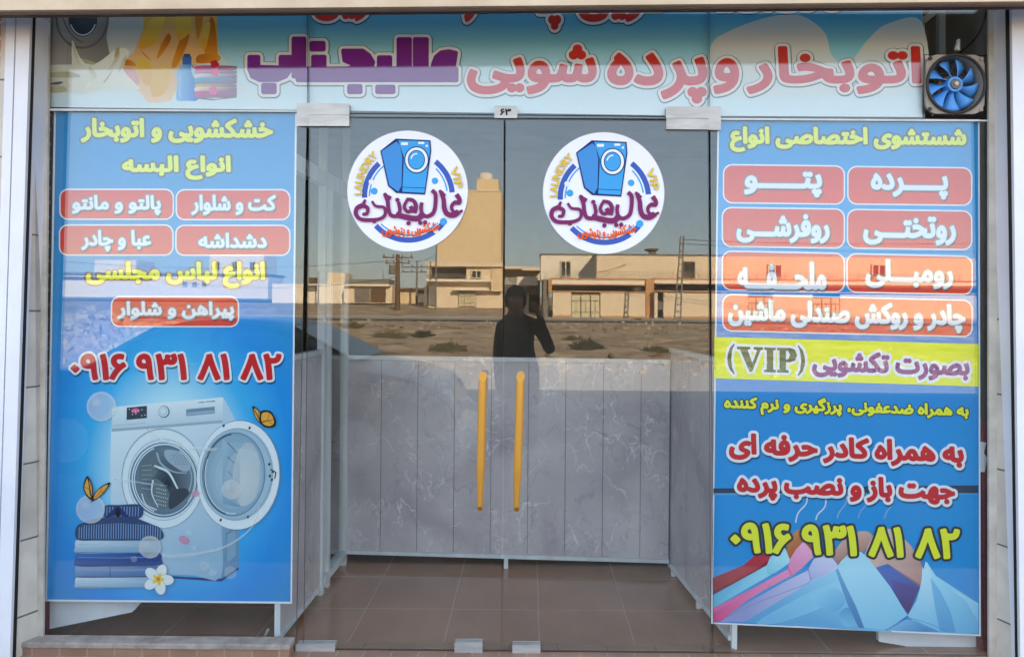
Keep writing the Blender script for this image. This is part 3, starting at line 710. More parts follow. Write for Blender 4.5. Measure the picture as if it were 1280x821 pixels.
def pill(parent, Y, x0, y0, x1, y1, sl, txt, tb, tsl=None, r=11, bold=1.0):
    m = Art(Y, .0004); m.rrect(x0, y0, x1, y1, r, I_white, sl); m.rrect(x0 + 1.7, y0 + 1.7, x1 - 1.7, y1 - 1.7, r - 1.5, I_redp, sl)
    p = m.build('label_panel', parent)
    lettering(p, Y - .001, txt, tb, I_white, bold=bold, edge=I_grey, ew=1.3, shadow=I_shade, sh=(.9, 1.3), slope=sl if tsl is None else tsl)

# --- washing machine poster
YB = .0185
PL = thing('poster', onY(215, 752, YB), 'tall blue poster with an open washing machine and folded shirts, behind the fixed pane', 'poster', 'posters beside the doors')
m = Art(YB, .0004); m.slab([onY(x, y, YB) for x, y in ((67.5, 139.5), (371, 140), (365, 754), (56.5, 751))], (0, .001, 0), I_white)
lq = ((70, 141), (368.8, 141.5), (363, 751.5), (59, 748.8))
m.pg(lq, ramp_print('poster blue ground', [(0, C('f2fafc', .95)), (.3, C('b4e6f8', .95)), (.52, C('30b0ec', .95)), (.74, C('048ee0', .95)), (1, C('028acc', .95))], 'R', (.5, .28), (.66, .42), .14))
m.build('sheet', PL)
YT = YB - .0012
lettering(PL, YT, 'خشکشویی و اتوبخار', (101, 148, 341, 179), I_yel2, bold=1.5, edge=I_greyv, ew=2.6, slope=.004)
lettering(PL, YT, 'انواع البسه', (152.5, 194.5, 288.5, 225), I_yel2, bold=1.5, edge=I_greyv, ew=2.6)
pill(PL, YT, 219.5, 236.5, 363, 275.5, 0, 'کت و شلوار', (239, 243.5, 345, 269))
pill(PL, YT, 74, 236, 217.5, 275, 0, 'پالتو و مانتو', (90, 244, 201, 269))
pill(PL, YT, 219, 281, 363, 320, 0, 'دشداشه', (248, 291, 333.5, 310))
pill(PL, YT, 73.5, 280.5, 217, 319.8, 0, 'عبا و چادر', (101.6, 287.5, 189, 314.5))
lettering(PL, YT, 'انواع لباس مجلسی', (107.5, 327, 331.5, 360), I_yel, bold=1.5, edge=I_greyv, ew=2.8)
pill(PL, YT, 138.5, 370, 299, 409, 0, 'پیراهن و شلوار', (146.6, 376.5, 292.6, 400.5))
lettering(PL, YT, '۰۹۱۶ ۹۳۱ ۸۱ ۸۲', (88, 441.5, 352, 475.5), I_red, bold=1.9, edge=I_white, ew=2.7, shadow=I_shade, sh=(1.2, 2.4), latin=True)
# washing machine picture
PS = .00002      # ink layer step of the pictures
def z5(x, y): return (x / 2.931 + 80, y / 2.931 + 480)
def Z5(*p): return [z5(*q) for q in p]
W1 = ramp_print('print machine front', [(0, C('8fb4cc', .95)), (.35, C('b4d2e2', .95)), (1, C('dcecf4', .95))]); W2 = flat('print machine side', C('84aac6', .9), .5); W3 = flat('print machine pale', C('d3e4ee', .95), .5)
W4 = flat('print shade grey', C('6d92ae', .9), .5); W5 = flat('print steel mid', C('9db4c4', .9), .5); W6 = flat('print drum dark', C('2f3d4d', .9), .5); W7 = flat('print drum grey', C('61747f', .9), .5)
W8 = flat('print line', C('54768f', .9), .5); Vw = veil('print white veil', C('f2f8fc'), .35); Vw2 = veil('print faint veil', C('e8f4fb'), .2); Vw3 = veil('print light veil', C('f4fafd'), .36)
m = Art(YT, PS)
m.pg(Z5((350, 700), (575, 712), (640, 668), (640, 678), (576, 722), (350, 708)), I_navy)
m.gp(Z5((583, 48), (640, 150), (640, 670), (577, 712), (577, 130)), z5(580, 100), 'b9d4e6', z5(640, 640), '5f8fb6')
for yy in (210, 262, 314, 366): m.pg(Z5((596, yy), (634, yy + 34), (634, yy + 48), (598, yy + 22)), W4)
m.pg(Z5((592, 545), (634, 520), (634, 636), (592, 664)), W4); m.pg(Z5((597, 552), (629, 532), (629, 628), (597, 654)), W2)
m.gp(Z5((178, 150), (240, 145), (420, 134), (560, 126), (580, 140), (578, 300), (576, 500), (576, 706), (480, 700), (350, 694), (250, 690), (180, 640), (172, 480), (170, 320), (172, 200)), z5(200, 160), 'dbeaf3', z5(560, 700), '8db6d2', 3)
m.gp(Z5((176, 84), (583, 48), (580, 142), (174, 174)), z5(380, 60), 'e2edf4', z5(390, 160), 'b9d0e0')
m.pg(Z5((174, 164), (580, 132), (580, 142), (174, 174)), W5)
m.pg(Z5((230, 86), (304, 79), (304, 124), (229, 131)), W6); m.ell(*z5(262, 97), 5, 3, I_pink)
for i in range(9): m.ell(*z5(240 + (i * 23) % 58, 92 + (i * 17) % 32), .7, .6, I_white, n=8)
m.ell(*z5(366, 101), 7.2, 7.6, W8); m.ell(*z5(364, 100), 6.2, 6.6, W3); m.ell(*z5(363, 99), 4.6, 5, W5); m.ell(*z5(362.5, 98), 3.9, 4.3, W3)
m.pg(Z5((448, 92), (552, 82), (552, 107), (448, 117)), W4); m.pg(Z5((452, 104), (549, 95), (549, 105), (451, 114)), W5)
m.pg(Z5((492, 66), (516, 64), (516, 67), (492, 69)), W8); m.pg(Z5((520, 63), (554, 60), (554, 64), (520, 66)), W8)
m.line(Z5((178, 152), (300, 142)), .6, W5)
m.ell(*z5(362, 345), 52, 63, W5); m.rg(*z5(362, 346), 50.5, 61.5, 'b2cbdc', 'e0ecf3', k=7); m.ell(*z5(364, 350), 44.5, 51, W5); m.rg(*z5(364, 350), 43.8, 50.2, '9db9cc', 'dce8f0', k=4)
m.ell(*z5(366, 350), 42.5, 47, W8); m.ell(*z5(366, 349), 40.5, 45.2, W3); m.ell(*z5(367, 350), 39, 43.6, W8); m.rg(*z5(369, 351), 36.2, 40.2, '1f2a36', '6d8292', k=9, off=(4, 5))
# drum: ribbed back, perforated wall and three paddles
m.curve(Z5((300, 262), (350, 240), (345, 300), (330, 340), (280, 350), (278, 300)), W7); m.curve(Z5((375, 240), (430, 250), (465, 300), (440, 320), (390, 290), (368, 262)), W5)
m.curve(Z5((330, 345), (370, 370), (390, 420), (370, 455), (340, 450), (322, 400)), W7)
for i in range(7):
    for j in range(6):
        if (i - 3) ** 2 + (j - 3) ** 2 < 10: m.ell(*z5(385 + i * 10 + j * 3, 252 + j * 8), .65, .6, W6, n=6); m.ell(*z5(332 + i * 8, 365 + j * 14 + i * 2), .65, .7, I_white, n=6)
for i in range(6): m.line(Z5((284, 300 + i * 16), (322, 296 + i * 18)), .7, W5)
m.line(spline(Z5((330, 300), (380, 320), (410, 370), (425, 400)), 5), 3.6, W3, 1.6); m.line(spline(Z5((330, 304), (376, 330), (402, 378), (414, 400)), 5), 1.5, W6)
m.line(spline(Z5((340, 250), (355, 290), (400, 320), (450, 325)), 5), 3.0, W5, 1.2); m.line(spline(Z5((326, 350), (322, 400), (345, 450)), 5), 2.2, W3, 1)
m.line(spline(Z5((285, 400), (300, 440), (340, 460)), 5), 1.4, W3); m.line(spline(Z5((450, 280), (468, 340), (455, 400)), 5), 1.6, W5)
m.curve(Z5((392, 395), (440, 380), (458, 400), (420, 440), (385, 455)), W6)
m.arc(*z5(368, 350), 37.5, 41.8, 1.2, 110, 250, I_white); m.arc(*z5(368, 350), 37.8, 41.6, .9, -60, 40, W3)
# open door
m.ell(*z5(640, 333), 52.5, 69, W4, 4); m.rg(*z5(638, 333), 51.5, 68, 'b4cddd', 'e4eef4', 4, 40, 8, (6, 0)); m.ell(*z5(632, 330), 46, 58, W5, 4); m.rg(*z5(628, 330), 44, 56, 'cfe0ea', '9dbdd2', 4, 40, 5)
m.ell(*z5(622, 330), 39.5, 52.5, W8, 4); m.ell(*z5(622, 330), 38.5, 51.4, W2, 4); m.rg(*z5(622, 330), 35.5, 49, 'c2d6e2', '88a9bf', 4, 36, 7, (6, 8))
m.gp(Z5((580, 200), (646, 262), (646, 450), (580, 440)), z5(580, 300), '9fbcd0', z5(646, 320), '6f98b6')
for yy in (215, 265, 318, 370): m.line(Z5((600, yy), (638, yy + 40)), 1.3, W8)
m.ell(*z5(668, 330), 17, 40, Vw, 4); m.ell(*z5(660, 340), 24, 36, Vw2, 4)
m.arc(*z5(622, 330), 37, 50.5, 1.4, 100, 260, W6, 4); m.arc(*z5(622, 330), 36, 49, .9, 80, 200, I_white, 4); m.arc(*z5(638, 333), 50, 66, .9, -80, 60, I_white, 4)
for x_, y_ in ((585, 152), (680, 160), (752, 293), (766, 320), (762, 350), (674, 486), (574, 497), (754, 336)): m.ell(*z5(x_, y_), 1.5, 2, W6, 20, 10)
m.line(Z5((756, 312), (776, 322), (772, 346)), 1.6, W6)
m.build('washing_machine_picture', PL)
# folded shirts picture
S1 = flat('print shirt stripe dark', C('24406e'), .5); S2 = flat('print shirt pale blue', C('b5d2e6', .95), .5); S3 = flat('print shirt blue', C('2c5fae'), .5); S4 = flat('print shirt steel', C('6f97c4'), .5); S5 = flat('print shirt stripe light', C('7fa3cf'), .5)
m = Art(.0139, PS)
def fold(y0, y1, x0, x1, mat, ln_):
    m.gp(Z5((x0, y0 + 4), (x0 + 20, y0), ((x0 + x1) / 2, y0 - 2), (x1 - 20, y0), (x1, y0 + 8), (x1 + 2, (y0 + y1) / 2), (x1 - 6, y1 - 3), ((x0 + x1) / 2, y1), (x0 + 8, y1), (x0 - 2, (y0 + y1) / 2)), z5(x0, y0 + 4), mat[0], z5(x0 + 14, y1), mat[1], 5)
    m.line(Z5((x0 + 6, y1 - 2), ((x0 + x1) / 2, y1 - 1), (x1 - 10, y1 - 4)), 1.2, ln_)
    m.line(Z5((x0 + 10, y0 + (y1 - y0) * .35), ((x0 + x1) / 2, y0 + (y1 - y0) * .4), (x1 - 14, y0 + (y1 - y0) * .3)), .6, Vw)
fold(706, 746, 43, 345, ('d2e4f0', '8fb4d0'), W4); fold(664, 707, 43, 352, ('86acd6', '4d78ac'), S1); fold(616, 666, 43, 355, ('3f74c0', '1d4688'), S1); fold(570, 618, 43, 352, ('cfe2ee', '8cb0cc'), W4)
m.line(Z5((169, 664), (169, 705)), .7, S1)
m.curve(Z5((47, 520), (90, 502), (150, 488), (250, 488), (320, 512), (355, 530), (356, 568), (250, 572), (120, 572), (48, 568)), S1, 5)
for i in range(34):
    x_ = 56 + i * 9; m.line(Z5((x_, 508 + (6 if i in (0, 1, 32, 33) else 0) + (abs(i - 16) * .6)), (x_ - 1, 566)), .9, S5)
m.curve(Z5((150, 446), (200, 442), (282, 442), (284, 486), (230, 492), (150, 488)), S1, 4)
for i in range(12): m.line(Z5((158 + i * 10.5, 448), (156 + i * 10.5, 484)), .8, S5)
m.curve(Z5((178, 460), (196, 446), (214, 458), (236, 488), (196, 478), (150, 490)), I_navy, 4); m.ell(*z5(197, 470), 3.2, 5.5, I_black)
m.build('folded_shirts_picture', PL)
# bubbles, butterflies, flower, swirls
def bubble(x, y, r_):
    m.ell(*z5(x, y), r_, r_, Vw); m.arc(*z5(x, y), r_ * .93, r_ * .93, r_ * .12, 0, 360, Vw3); m.ell(*z5(x - r_, y - r_ * .8), r_ * .3, r_ * .25, Vw3, -30, 16); m.arc(*z5(x, y), r_ * .7, r_ * .7, r_ * .1, 20, 100, Vw3)
for x_, y_, r_ in ((137, 82, 18.5), (97, 457, 18), (315, 596, 14), (613, 386, 12)): m = Art(.0122, PS); bubble(x_, y_, r_); m.build('bubble_picture', PL)
m = Art(.0121, PS); m.line(spline(Z5((180, 345), (280, 360), (380, 372)), 8), 2.8, Vw, .5); m.build('light_streak_picture', PL)
m = Art(.0121, PS); m.line(spline(Z5((300, 160), (360, 205), (450, 232), (560, 240)), 8), 1, Vw, 4); m.build('light_streak_picture', PL)
m = Art(.0121, PS); m.line(spline(Z5((360, 630), (480, 622), (600, 590), (690, 520), (720, 430)), 8), 4.5, Vw, 1.2); m.build('light_streak_picture', PL)
for x_, y_, r_ in ((256, 640, 4), (515, 665, 6), (545, 690, 5), (460, 545, 4), (610, 690, 8), (480, 600, 3)): m = Art(.0121, PS); m.ell(*z5(x_, y_), r_, r_, Vw2, n=20); m.build('bubble_picture', PL)
m = Art(.0121, PS); m.ell(*z5(440, 570), 7, 5, veil('print pink fleck', C('f08ab0'), .55), 30); m.build('petal_picture', PL)
m = Art(.0121, PS); m.ell(*z5(483, 400), 5, 4, veil('print pink glow', C('f0a0b8'), .5)); m.build('petal_picture', PL)
B1 = flat('print butterfly orange', C('e8a33a'), .5)
def wing(pts, mat):
    m.curve(Z5(*pts), I_black, 4); cx = sum(p[0] for p in pts) / len(pts); cy = sum(p[1] for p in pts) / len(pts); q_ = [(cx + (x - cx) * .78, cy + (y - cy) * .78) for x, y in pts]; m.curve(Z5(*q_), mat, 4)
    for x, y in pts[1::2]: m.line(Z5((cx, cy), (x, y)), .5, I_black)
m = Art(.0113, PS)
wing(((84, 336), (100, 360), (106, 390), (102, 425), (80, 405), (70, 375)), B1); wing(((170, 360), (150, 392), (124, 418), (102, 428), (112, 398), (140, 372)), B1); m.line(Z5((88, 343), (103, 430)), 1.2, I_black); m.line(Z5((103, 430), (96, 432)), .7, I_black); m.build('butterfly_picture', PL)
m = Art(.0113, PS)
wing(((690, 80), (715, 96), (726, 125), (722, 146), (700, 120)), B1); wing(((720, 100), (755, 98), (775, 130), (770, 155), (740, 158), (718, 140)), B1); m.line(Z5((692, 82), (722, 142)), 1.1, I_black); m.line(Z5((724, 140), (772, 128)), .7, I_black); m.build('butterfly_picture', PL)
m = Art(.0106, PS)
Fy = flat('print petal yellow', C('f0c73c'), .5)
for k in range(5):
    a = rad(72 * k - 68); cx, cy = 345 + math.cos(a) * 30, 714 + math.sin(a) * 30
    m.ell(*z5(cx, cy), 9.6, 6.9, W5, 72 * k - 68, 24); m.ell(*z5(cx, cy), 9.1, 6.4, flat('print petal white', C('e6eef0', .95), .5) if k == 0 else bpy.data.materials['print petal white'], 72 * k - 68, 24)
for k in range(5):
    a = rad(72 * k - 68); m.ell(*z5(345 + math.cos(a) * 10, 714 + math.sin(a) * 10), 4.6, 2.4, Fy, 72 * k - 68, 16)
m.ell(*z5(345, 713), 2.4, 2.6, flat('print petal heart', C('c98a20'), .5), 0, 14)
m.build('flower_picture', PL)

# --- shirts poster
PR = thing('poster', onY(1055, 786, YB), 'tall blue poster with shirts on wooden hangers and a yellow band, behind the fixed pane', 'poster', 'posters beside the doors')
m = Art(YB, .0004); m.slab([onY(x, y, YB) for x, y in ((897, 147.5), (1224.5, 149.5), (1226, 794.5), (889, 779))], (0, .001, 0), I_white)
m.pg(((899, 149.5), (1222.5, 151.5), (1224, 792.5), (891, 777.3)), ramp_print('poster blue ground right', [(0, C('0090d8', .95)), (.3, C('0090da', .95)), (.55, C('0086d2', .95)), (.85, C('0690d6', .95)), (1, C('048ed0', .95))], 'Z', noise_amt=.15))
m.build('sheet', PR)
lettering(PR, YT, 'شستشوی اختصاصی انواع', (912.5, 159, 1208, 191), I_yel2, bold=1.5, edge=I_greyv, ew=2.6, slope=.006)
for q in ((903.5, 206, 1056.3, 255.3, .012, 'پتـــــو', (930, 214.5, 1027.5, 246.5)), (1059, 208.3, 1215.5, 256.8, .011, 'پـــــرده', (1088.6, 217, 1185, 249)),
          (902, 259.6, 1056.3, 310, .013, 'روفرشـــی', (920.5, 267.5, 1037, 304)), (1058.5, 262, 1215.5, 312, .013, 'روتختـــی', (1079, 270.5, 1194.8, 306.5)),
          (902, 314.5, 1056.3, 364.5, .02, 'ملحـــفـــه', (922, 326.5, 1033, 361.5)), (1058, 318, 1216, 367.5, .022, 'رومبـــلی', (1082, 324.5, 1191.5, 360.5)),
          (902.5, 371, 1216, 418, .024, 'چادر و روکش صندلی ماشین', (910, 377, 1207, 413))):
    pill(PR, YT, *q[:4], q[4], q[5], q[6], q[4], 12, 1.5)
m = Art(YT, .0004); m.pg(((893, 421), (1223.6, 430), (1223.8, 483), (892.5, 472.7)), flat('ink lime yellow', C('e4ea10', .92), .5, 0, .06)); yb_ = m.build('label_panel', PR)
lettering(yb_, YT - .0006, 'بصورت تکشویی', (1015, 440.5, 1212, 474), I_pur, bold=1.6, edge=I_white, ew=3.4, slope=.03)
def serif_vip():
    # V I P with serifs and two parentheses, in a 100 x 40 box
    V = [(14, 4), (30, 4), (30, 6.5), (26.5, 7), (33, 26), (39, 8.5), (38, 7), (35, 6.5), (35, 4), (46, 4), (46, 6.5), (43, 7.5), (32.5, 36), (29.5, 36), (18, 7.5), (14, 6.5)]
    I_ = [(48, 4), (62, 4), (62, 6.5), (58.8, 7), (58.8, 33), (62, 33.5), (62, 36), (48, 36), (48, 33.5), (51.2, 33), (51.2, 7), (48, 6.5)]
    P_ = [(64, 4), (80, 4), (86, 6), (88.5, 13), (86, 20), (80, 22.3), (74.6, 22.3), (74.6, 33), (78, 33.5), (78, 36), (64, 36), (64, 33.5), (67.2, 33), (67.2, 7), (64, 6.5)]
    Ph = [(74.6, 7), (74.6, 19.5), (78, 19), (80.5, 13), (78, 7.5)]
    pl = [(10, 0), (5, 6), (2.5, 14), (2, 20), (2.5, 26), (5, 34), (10, 40), (10.5, 39), (7.5, 32), (6.3, 20), (7.5, 8), (10.5, 1)]
    pr = [(100.5 - x, y) for x, y in pl]
    def ccw(p): 
        a = sum(p[i - 1][0] * p[i][1] - p[i][0] * p[i - 1][1] for i in range(len(p))); return p if a > 0 else p[::-1]
    L = [ccw(p) for p in (V, I_, P_, pl, pr)] + [ccw(Ph)[::-1]]
    return [np.array([(907.5 + x, 430.5 + y * .95) for x, y in p], float) for p in L]
lettering(yb_, YT - .0006, 'VIP', (907, 430, 1008, 469), flat('ink dark green', C('1f5a34'), .5, 0, .06), bold=.3, edge=I_white, ew=3.2, slope=.025, loops=serif_vip())
lettering(PR, YT, 'به همراه ضدعفونی، پرزگیری و نرم کننده', (905, 498, 1211, 522), I_yel, bold=1.0, edge=I_dark, ew=1.3, slope=.034)
Yh = YT - .0025
lettering(PR, Yh, 'به همراه کادر حرفه ای', (911, 546, 1205, 580), I_red, bold=1.9, edge=I_white, ew=3.4, shadow=I_shade, sh=(1.2, 2.4), slope=.04)
lettering(PR, Yh, 'جهت باز و نصب پرده', (921, 594, 1194, 629), I_red, bold=1.9, edge=I_white, ew=3.4, shadow=I_shade, sh=(1.2, 2.4), slope=.037)
lettering(PR, Yh, '۰۹۱۶ ۹۳۱ ۸۱ ۸۲', (913, 656, 1200, 695), I_yel, bold=2.1, edge=I_dark, ew=2.9, slope=.03, latin=True)
def z3(x, y): return (x / 3.0476 + 860, y / 3.0476 + 580)
def Z3(*p): return [z3(*q) for q in p]
H1 = ramp_print('print shirt sky', [(0, C('6fc0ea', .9)), (1, C('9bdcf2', .9))]); 
m = Art(YT, PS)
cols = {k: flat('print ' + k, C(v, .92), .5) for k, v in dict(rail='1f3350', railtop='4fa3d8', red='b83044', cyan='7fd0ea', pink='ea7fb4', pinkd='e24f96', lav='a9b0de', lavd='7c86c2', wood='c8743f', woodd='9c5228', wood2='dcb3a0', wood3='cfa79a', blue='62b8e8', blued='3a8fcc', blue2='8ed2f2', navy='2c4f9e', purp='4a4488', bluel='a4def6').items()}
m.pg(Z3((97, 92), (1106, 80), (1106, 112), (97, 112)), cols['rail']); m.pg(Z3((97, 110), (1106, 110), (1106, 114), (97, 117)), cols['railtop'])
hk = veil('print hook', C('dfeaf0'), .85); hk2 = veil('print faint hook', C('cfe0ea'), .45)
m.line(spline(Z3((455, 115), (450, 150), (420, 185), (410, 222)), 6), 1.6, hk); m.line(spline(Z3((525, 112), (522, 160), (495, 190), (487, 212)), 6), 1.6, hk)
for x_ in (600, 680, 780): m.line(spline(Z3((x_ + 4, 118), (x_, 150), (x_ - 22, 180), (x_ - 32, 205)), 6), 1.2, hk2)
G = lambda pts, p0, c0, p1, c1, sm=0: m.gp(Z3(*pts), z3(*p0), c0, z3(*p1), c1, sm)
G(((300, 335), (330, 300), (385, 325), (330, 372)), (300, 330), '9c5228', (380, 350), '7a3c1c', 4)
G(((95, 432), (210, 385), (262, 340), (290, 316), (322, 362), (250, 412), (95, 494)), (260, 330), 'c8364c', (180, 450), '93222f')
G(((95, 484), (250, 404), (322, 356), (326, 366), (250, 414), (95, 496)), (95, 484), '7c1a28', (320, 360), '8c2232')
G(((378, 310), (392, 275), (418, 250), (450, 245), (478, 268), (490, 300), (470, 345), (385, 365)), (400, 250), 'd98a50', (470, 350), '8a4320', 3)
G(((95, 500), (200, 440), (300, 385), (314, 352), (340, 332), (370, 318), (392, 372), (300, 430), (95, 548)), (330, 330), '9fe2f4', (220, 480), '55b4da')
G(((300, 385), (340, 345), (372, 330), (392, 372), (330, 415), (302, 420)), (340, 340), 'b4ecf8', (320, 410), '6cc2e2')
G(((560, 330), (600, 280), (640, 258), (690, 258), (700, 300), (600, 380), (562, 370)), (600, 270), 'dab4a8', (640, 360), 'a8786c', 3)
G(((95, 548), (250, 470), (380, 400), (388, 362), (410, 325), (440, 292), (486, 345), (400, 420), (250, 500), (120, 600), (95, 600)), (420, 320), 'f4a0cc', (220, 540), 'd8609c')
G(((95, 566), (180, 520), (300, 462), (300, 472), (190, 540), (125, 600), (95, 600)), (280, 470), 'e884b8', (110, 590), 'd63f88')
G(((380, 400), (390, 362), (440, 295), (484, 345), (440, 390), (392, 428)), (430, 310), 'f8b4d6', (400, 420), 'e078b0')
G(((122, 600), (220, 530), (380, 440), (455, 405), (480, 365), (530, 330), (572, 385), (560, 420), (420, 500), (215, 600)), (500, 350), 'ccd2f2', (300, 560), '8c96cc')
G(((455, 405), (478, 362), (530, 332), (572, 386), (520, 420), (470, 442)), (510, 340), 'dadef6', (480, 440), 'a2aade')
m.line(spline(Z3((140, 585), (280, 520), (440, 460), (470, 440)), 5), .8, cols['lavd']); m.line(Z3((458, 395), (468, 442)), 1.2, cols['lavd']); m.line(Z3((380, 385), (392, 424)), 1.2, cols['pinkd'])
G(((690, 300), (706, 268), (735, 250), (770, 245), (815, 275), (850, 310), (880, 352), (900, 400), (885, 460), (760, 378), (700, 398), (665, 360)), (720, 250), 'ecccc0', (880, 450), 'b08480')
G(((760, 378), (885, 456), (880, 470), (752, 388)), (760, 380), 'a87c78', (885, 460), '8c6470')
G(((700, 398), (765, 382), (884, 466), (840, 572), (760, 470)), (760, 380), '3f6cc0', (830, 560), '1f3478')
G(((775, 440), (882, 470), (840, 572), (800, 520)), (790, 450), '4a4c9c', (840, 570), '3a2c66')
G(((215, 600), (330, 530), (480, 440), (565, 400), (610, 500), (780, 640), (600, 628)), (560, 410), '92d6f4', (480, 620), '4a9fd6')
G(((260, 602), (380, 530), (500, 470), (585, 450), (560, 520), (420, 580), (330, 606)), (540, 460), '8ed4f2', (380, 600), '66b6e2', 3)
G(((470, 500), (560, 470), (598, 520), (560, 560), (500, 540)), (520, 480), '84ccee', (570, 560), '58aadc', 4)
G(((565, 395), (582, 370), (606, 346), (632, 332), (660, 334), (686, 356), (770, 465), (836, 574), (760, 628), (670, 622), (610, 520)), (640, 340), 'b0e4f8', (700, 620), '7cc6ea')
G(((562, 402), (570, 395), (600, 460), (640, 540), (672, 624), (650, 622), (606, 530)), (570, 400), '5aa6d8', (660, 620), '2c76b4')
G(((615, 545), (630, 612), (590, 612), (575, 570)), (610, 550), '4c9cd2', (600, 610), '70bce4', 3)
G(((836, 576), (870, 520), (890, 450), (902, 370), (918, 385), (945, 425), (1106, 528), (1106, 645), (930, 640), (860, 596)), (920, 420), '9adcf4', (1060, 640), '58aee0')
G(((836, 576), (876, 510), (890, 440), (893, 385), (902, 368), (914, 376), (928, 420), (938, 500), (944, 560), (900, 596)), (890, 420), 'b6e6f8', (920, 590), '7ac4e8')
G(((924, 430), (960, 480), (1000, 560), (1020, 640), (960, 636), (944, 560)), (930, 440), '6cbce6', (1000, 640), '4a9cd4')
G(((1000, 470), (1060, 520), (1106, 600), (1106, 560), (1106, 530)), (1010, 480), 'a8e0f6', (1106, 590), '78c4ea')
G(((848, 310), (880, 330), (905, 370), (897, 400), (876, 350)), (850, 310), '4f9cd0', (900, 390), '2f78b8')
G(((755, 630), (800, 602), (836, 590), (870, 596), (960, 638), (900, 636)), (830, 590), '6cb8e2', (860, 640), '3a84c0')
m.line(Z3((838, 578), (800, 606), (752, 631)), .9, cols['navy']); m.line(spline(Z3((838, 584), (900, 600), (1000, 640)), 5), .8, cols['blued'])
m.build('hanging_shirts_picture', PR)

# --- long banner across the transom
BN = thing('shop_banner', onY(607, 136, YB), 'long pale blue shop banner with purple and red lettering behind the transom panes', 'banner')
m = Art(YB, .0004); m.slab([onY(x, y, YB) for x, y in ((62, -30), (1153, -30), (1153, 146.5), (886, 145), (385, 138), (62, 134))], (0, .001, 0), I_white)
m.pg(((62.5, -30), (1152.5, -30), (1152.5, 146), (886, 144.5), (385, 137.5), (62.5, 133.5)), ramp_print('banner ground', [(0, C('d8e6ee', .95)), (.25, C('cfe4ee', .95)), (.48, C('8accda', .95)), (.72, C('46a6cc', .95)), (1, C('2a86be', .95))], 'Z', noise_amt=.05))
cl_ = ramp_print('banner cloud', [(0, C('d8e6ee', .95)), (.5, C('dcd8d0', .95)), (1, C('b9c4c8', .95))], 'Z')
m.curve(((888, 60), (910, 40), (960, 22), (1000, 20), (1030, 40), (1040, 70), (1060, 80), (1085, 50), (1110, 30), (1152, 28), (1152, 110), (1050, 120), (950, 122), (888, 115)), cl_, 6)
m.pg(((62.5, -30), (220, -30), (270, 60), (300, 100), (340, 130), (62.5, 131)), ramp_print('banner left paling', [(0, C('d8e6ee', .95)), (.4, C('d3d9d6', .95)), (1, C('a89c86', .95))], 'Z'))
m.build('sheet', BN)
def z4(x, y): return (x / 4.923 + 60, y / 4.923 + 10)
def Z4(*p): return [z4(*q) for q in p]
m = Art(YT, PS)
G1 = flat('print cabinet grey', C('97918c', .9), .5); G2 = flat('print cabinet dark grey', C('6f6a66', .9), .5); G3 = flat('print cloth cream', C('e9e4d0', .95), .5); G4 = flat('print cloth fold', C('bcae84', .95), .5)
Oy = ramp_print('print yellow cloth', [(0, C('f0b982', .95)), (.35, C('eea83a', .95)), (1, C('e8a01e', .95))]); O2 = flat('print orange fold', C('cf6a1c', .95), .5); O3 = flat('print yellow light', C('f6cf6c', .95), .5)
Q4 = lambda pts, p0, c0, p1, c1, sm=0: m.gp(Z4(*pts), z4(*p0), c0, z4(*p1), c1, sm)
Q4(((14, -150), (400, -150), (360, 190), (383, 300), (360, 340), (230, 345), (100, 350), (14, 352)), (40, 100), 'b0aaa4', (380, 250), '85807c')
m.arc(*z4(210, 70), 32, 36, 3, 0, 360, G2); m.ell(*z4(215, 70), 18, 22, W6); m.arc(*z4(215, 70), 16, 20, 1.5, 20, 160, I_white); m.line(spline(Z4((90, 60), (120, 130), (170, 190), (220, 215)), 6), 1.6, G2)
Q4 = lambda pts, p0, c0, p1, c1, sm=0: m.gp(Z4(*pts), z4(*p0), c0, z4(*p1), c1, sm)
Q4(((560, -150), (1035, -150), (1044, 100), (1050, 330), (985, 342), (920, 345), (850, 420), (800, 480), (760, 570), (690, 585), (620, 585), (580, 540), (540, 490), (500, 420), (460, 350), (490, 310), (530, 270), (560, 195), (590, 120)), (780, 0), 'e8a41c', (680, 580), 'f4c8a0')
for f_, p0, p1 in ((((740, 160), (755, 200), (690, 300), (670, 305), (700, 220)), (745, 170), (680, 300)), (((905, -20), (960, -20), (950, 80), (940, 150), (915, 190)), (930, 0), (930, 190)), (((1000, 60), (1030, 120), (1040, 330), (990, 335), (960, 240)), (1020, 80), (1000, 330)), (((570, 260), (640, 330), (600, 300)), (570, 260), (640, 330)), (((840, 130), (870, 180), (800, 350), (760, 360), (790, 260)), (850, 140), (780, 350)), (((930, 290), (1050, 290), (1045, 330), (920, 340)), (940, 290), (1000, 335)), (((460, 350), (540, 360), (520, 330), (480, 320)), (470, 330), (530, 350))): Q4(f_, p0, 'c8640f', p1, 'e8962a', 4)
for f_, p0, p1 in ((((610, 100), (660, 60), (720, 60), (690, 150), (660, 220), (560, 250)), (680, 70), (590, 240)), (((790, 60), (860, 40), (880, 140), (800, 200)), (840, 50), (820, 200)), (((960, 110), (1000, 100), (970, 250), (940, 220)), (980, 110), (950, 240)), (((640, 380), (760, 380), (720, 520), (640, 540)), (700, 380), (660, 540)), (((560, 300), (640, 360), (620, 480), (560, 420)), (580, 310), (610, 470))): Q4(f_, p0, 'f4c654', p1, 'eeb13c', 4)
m.curve(Z4((460, 370), (540, 390), (560, 470), (480, 455), (390, 440)), flat('print peach fold', C('e6a79a', .95), .5), 4)
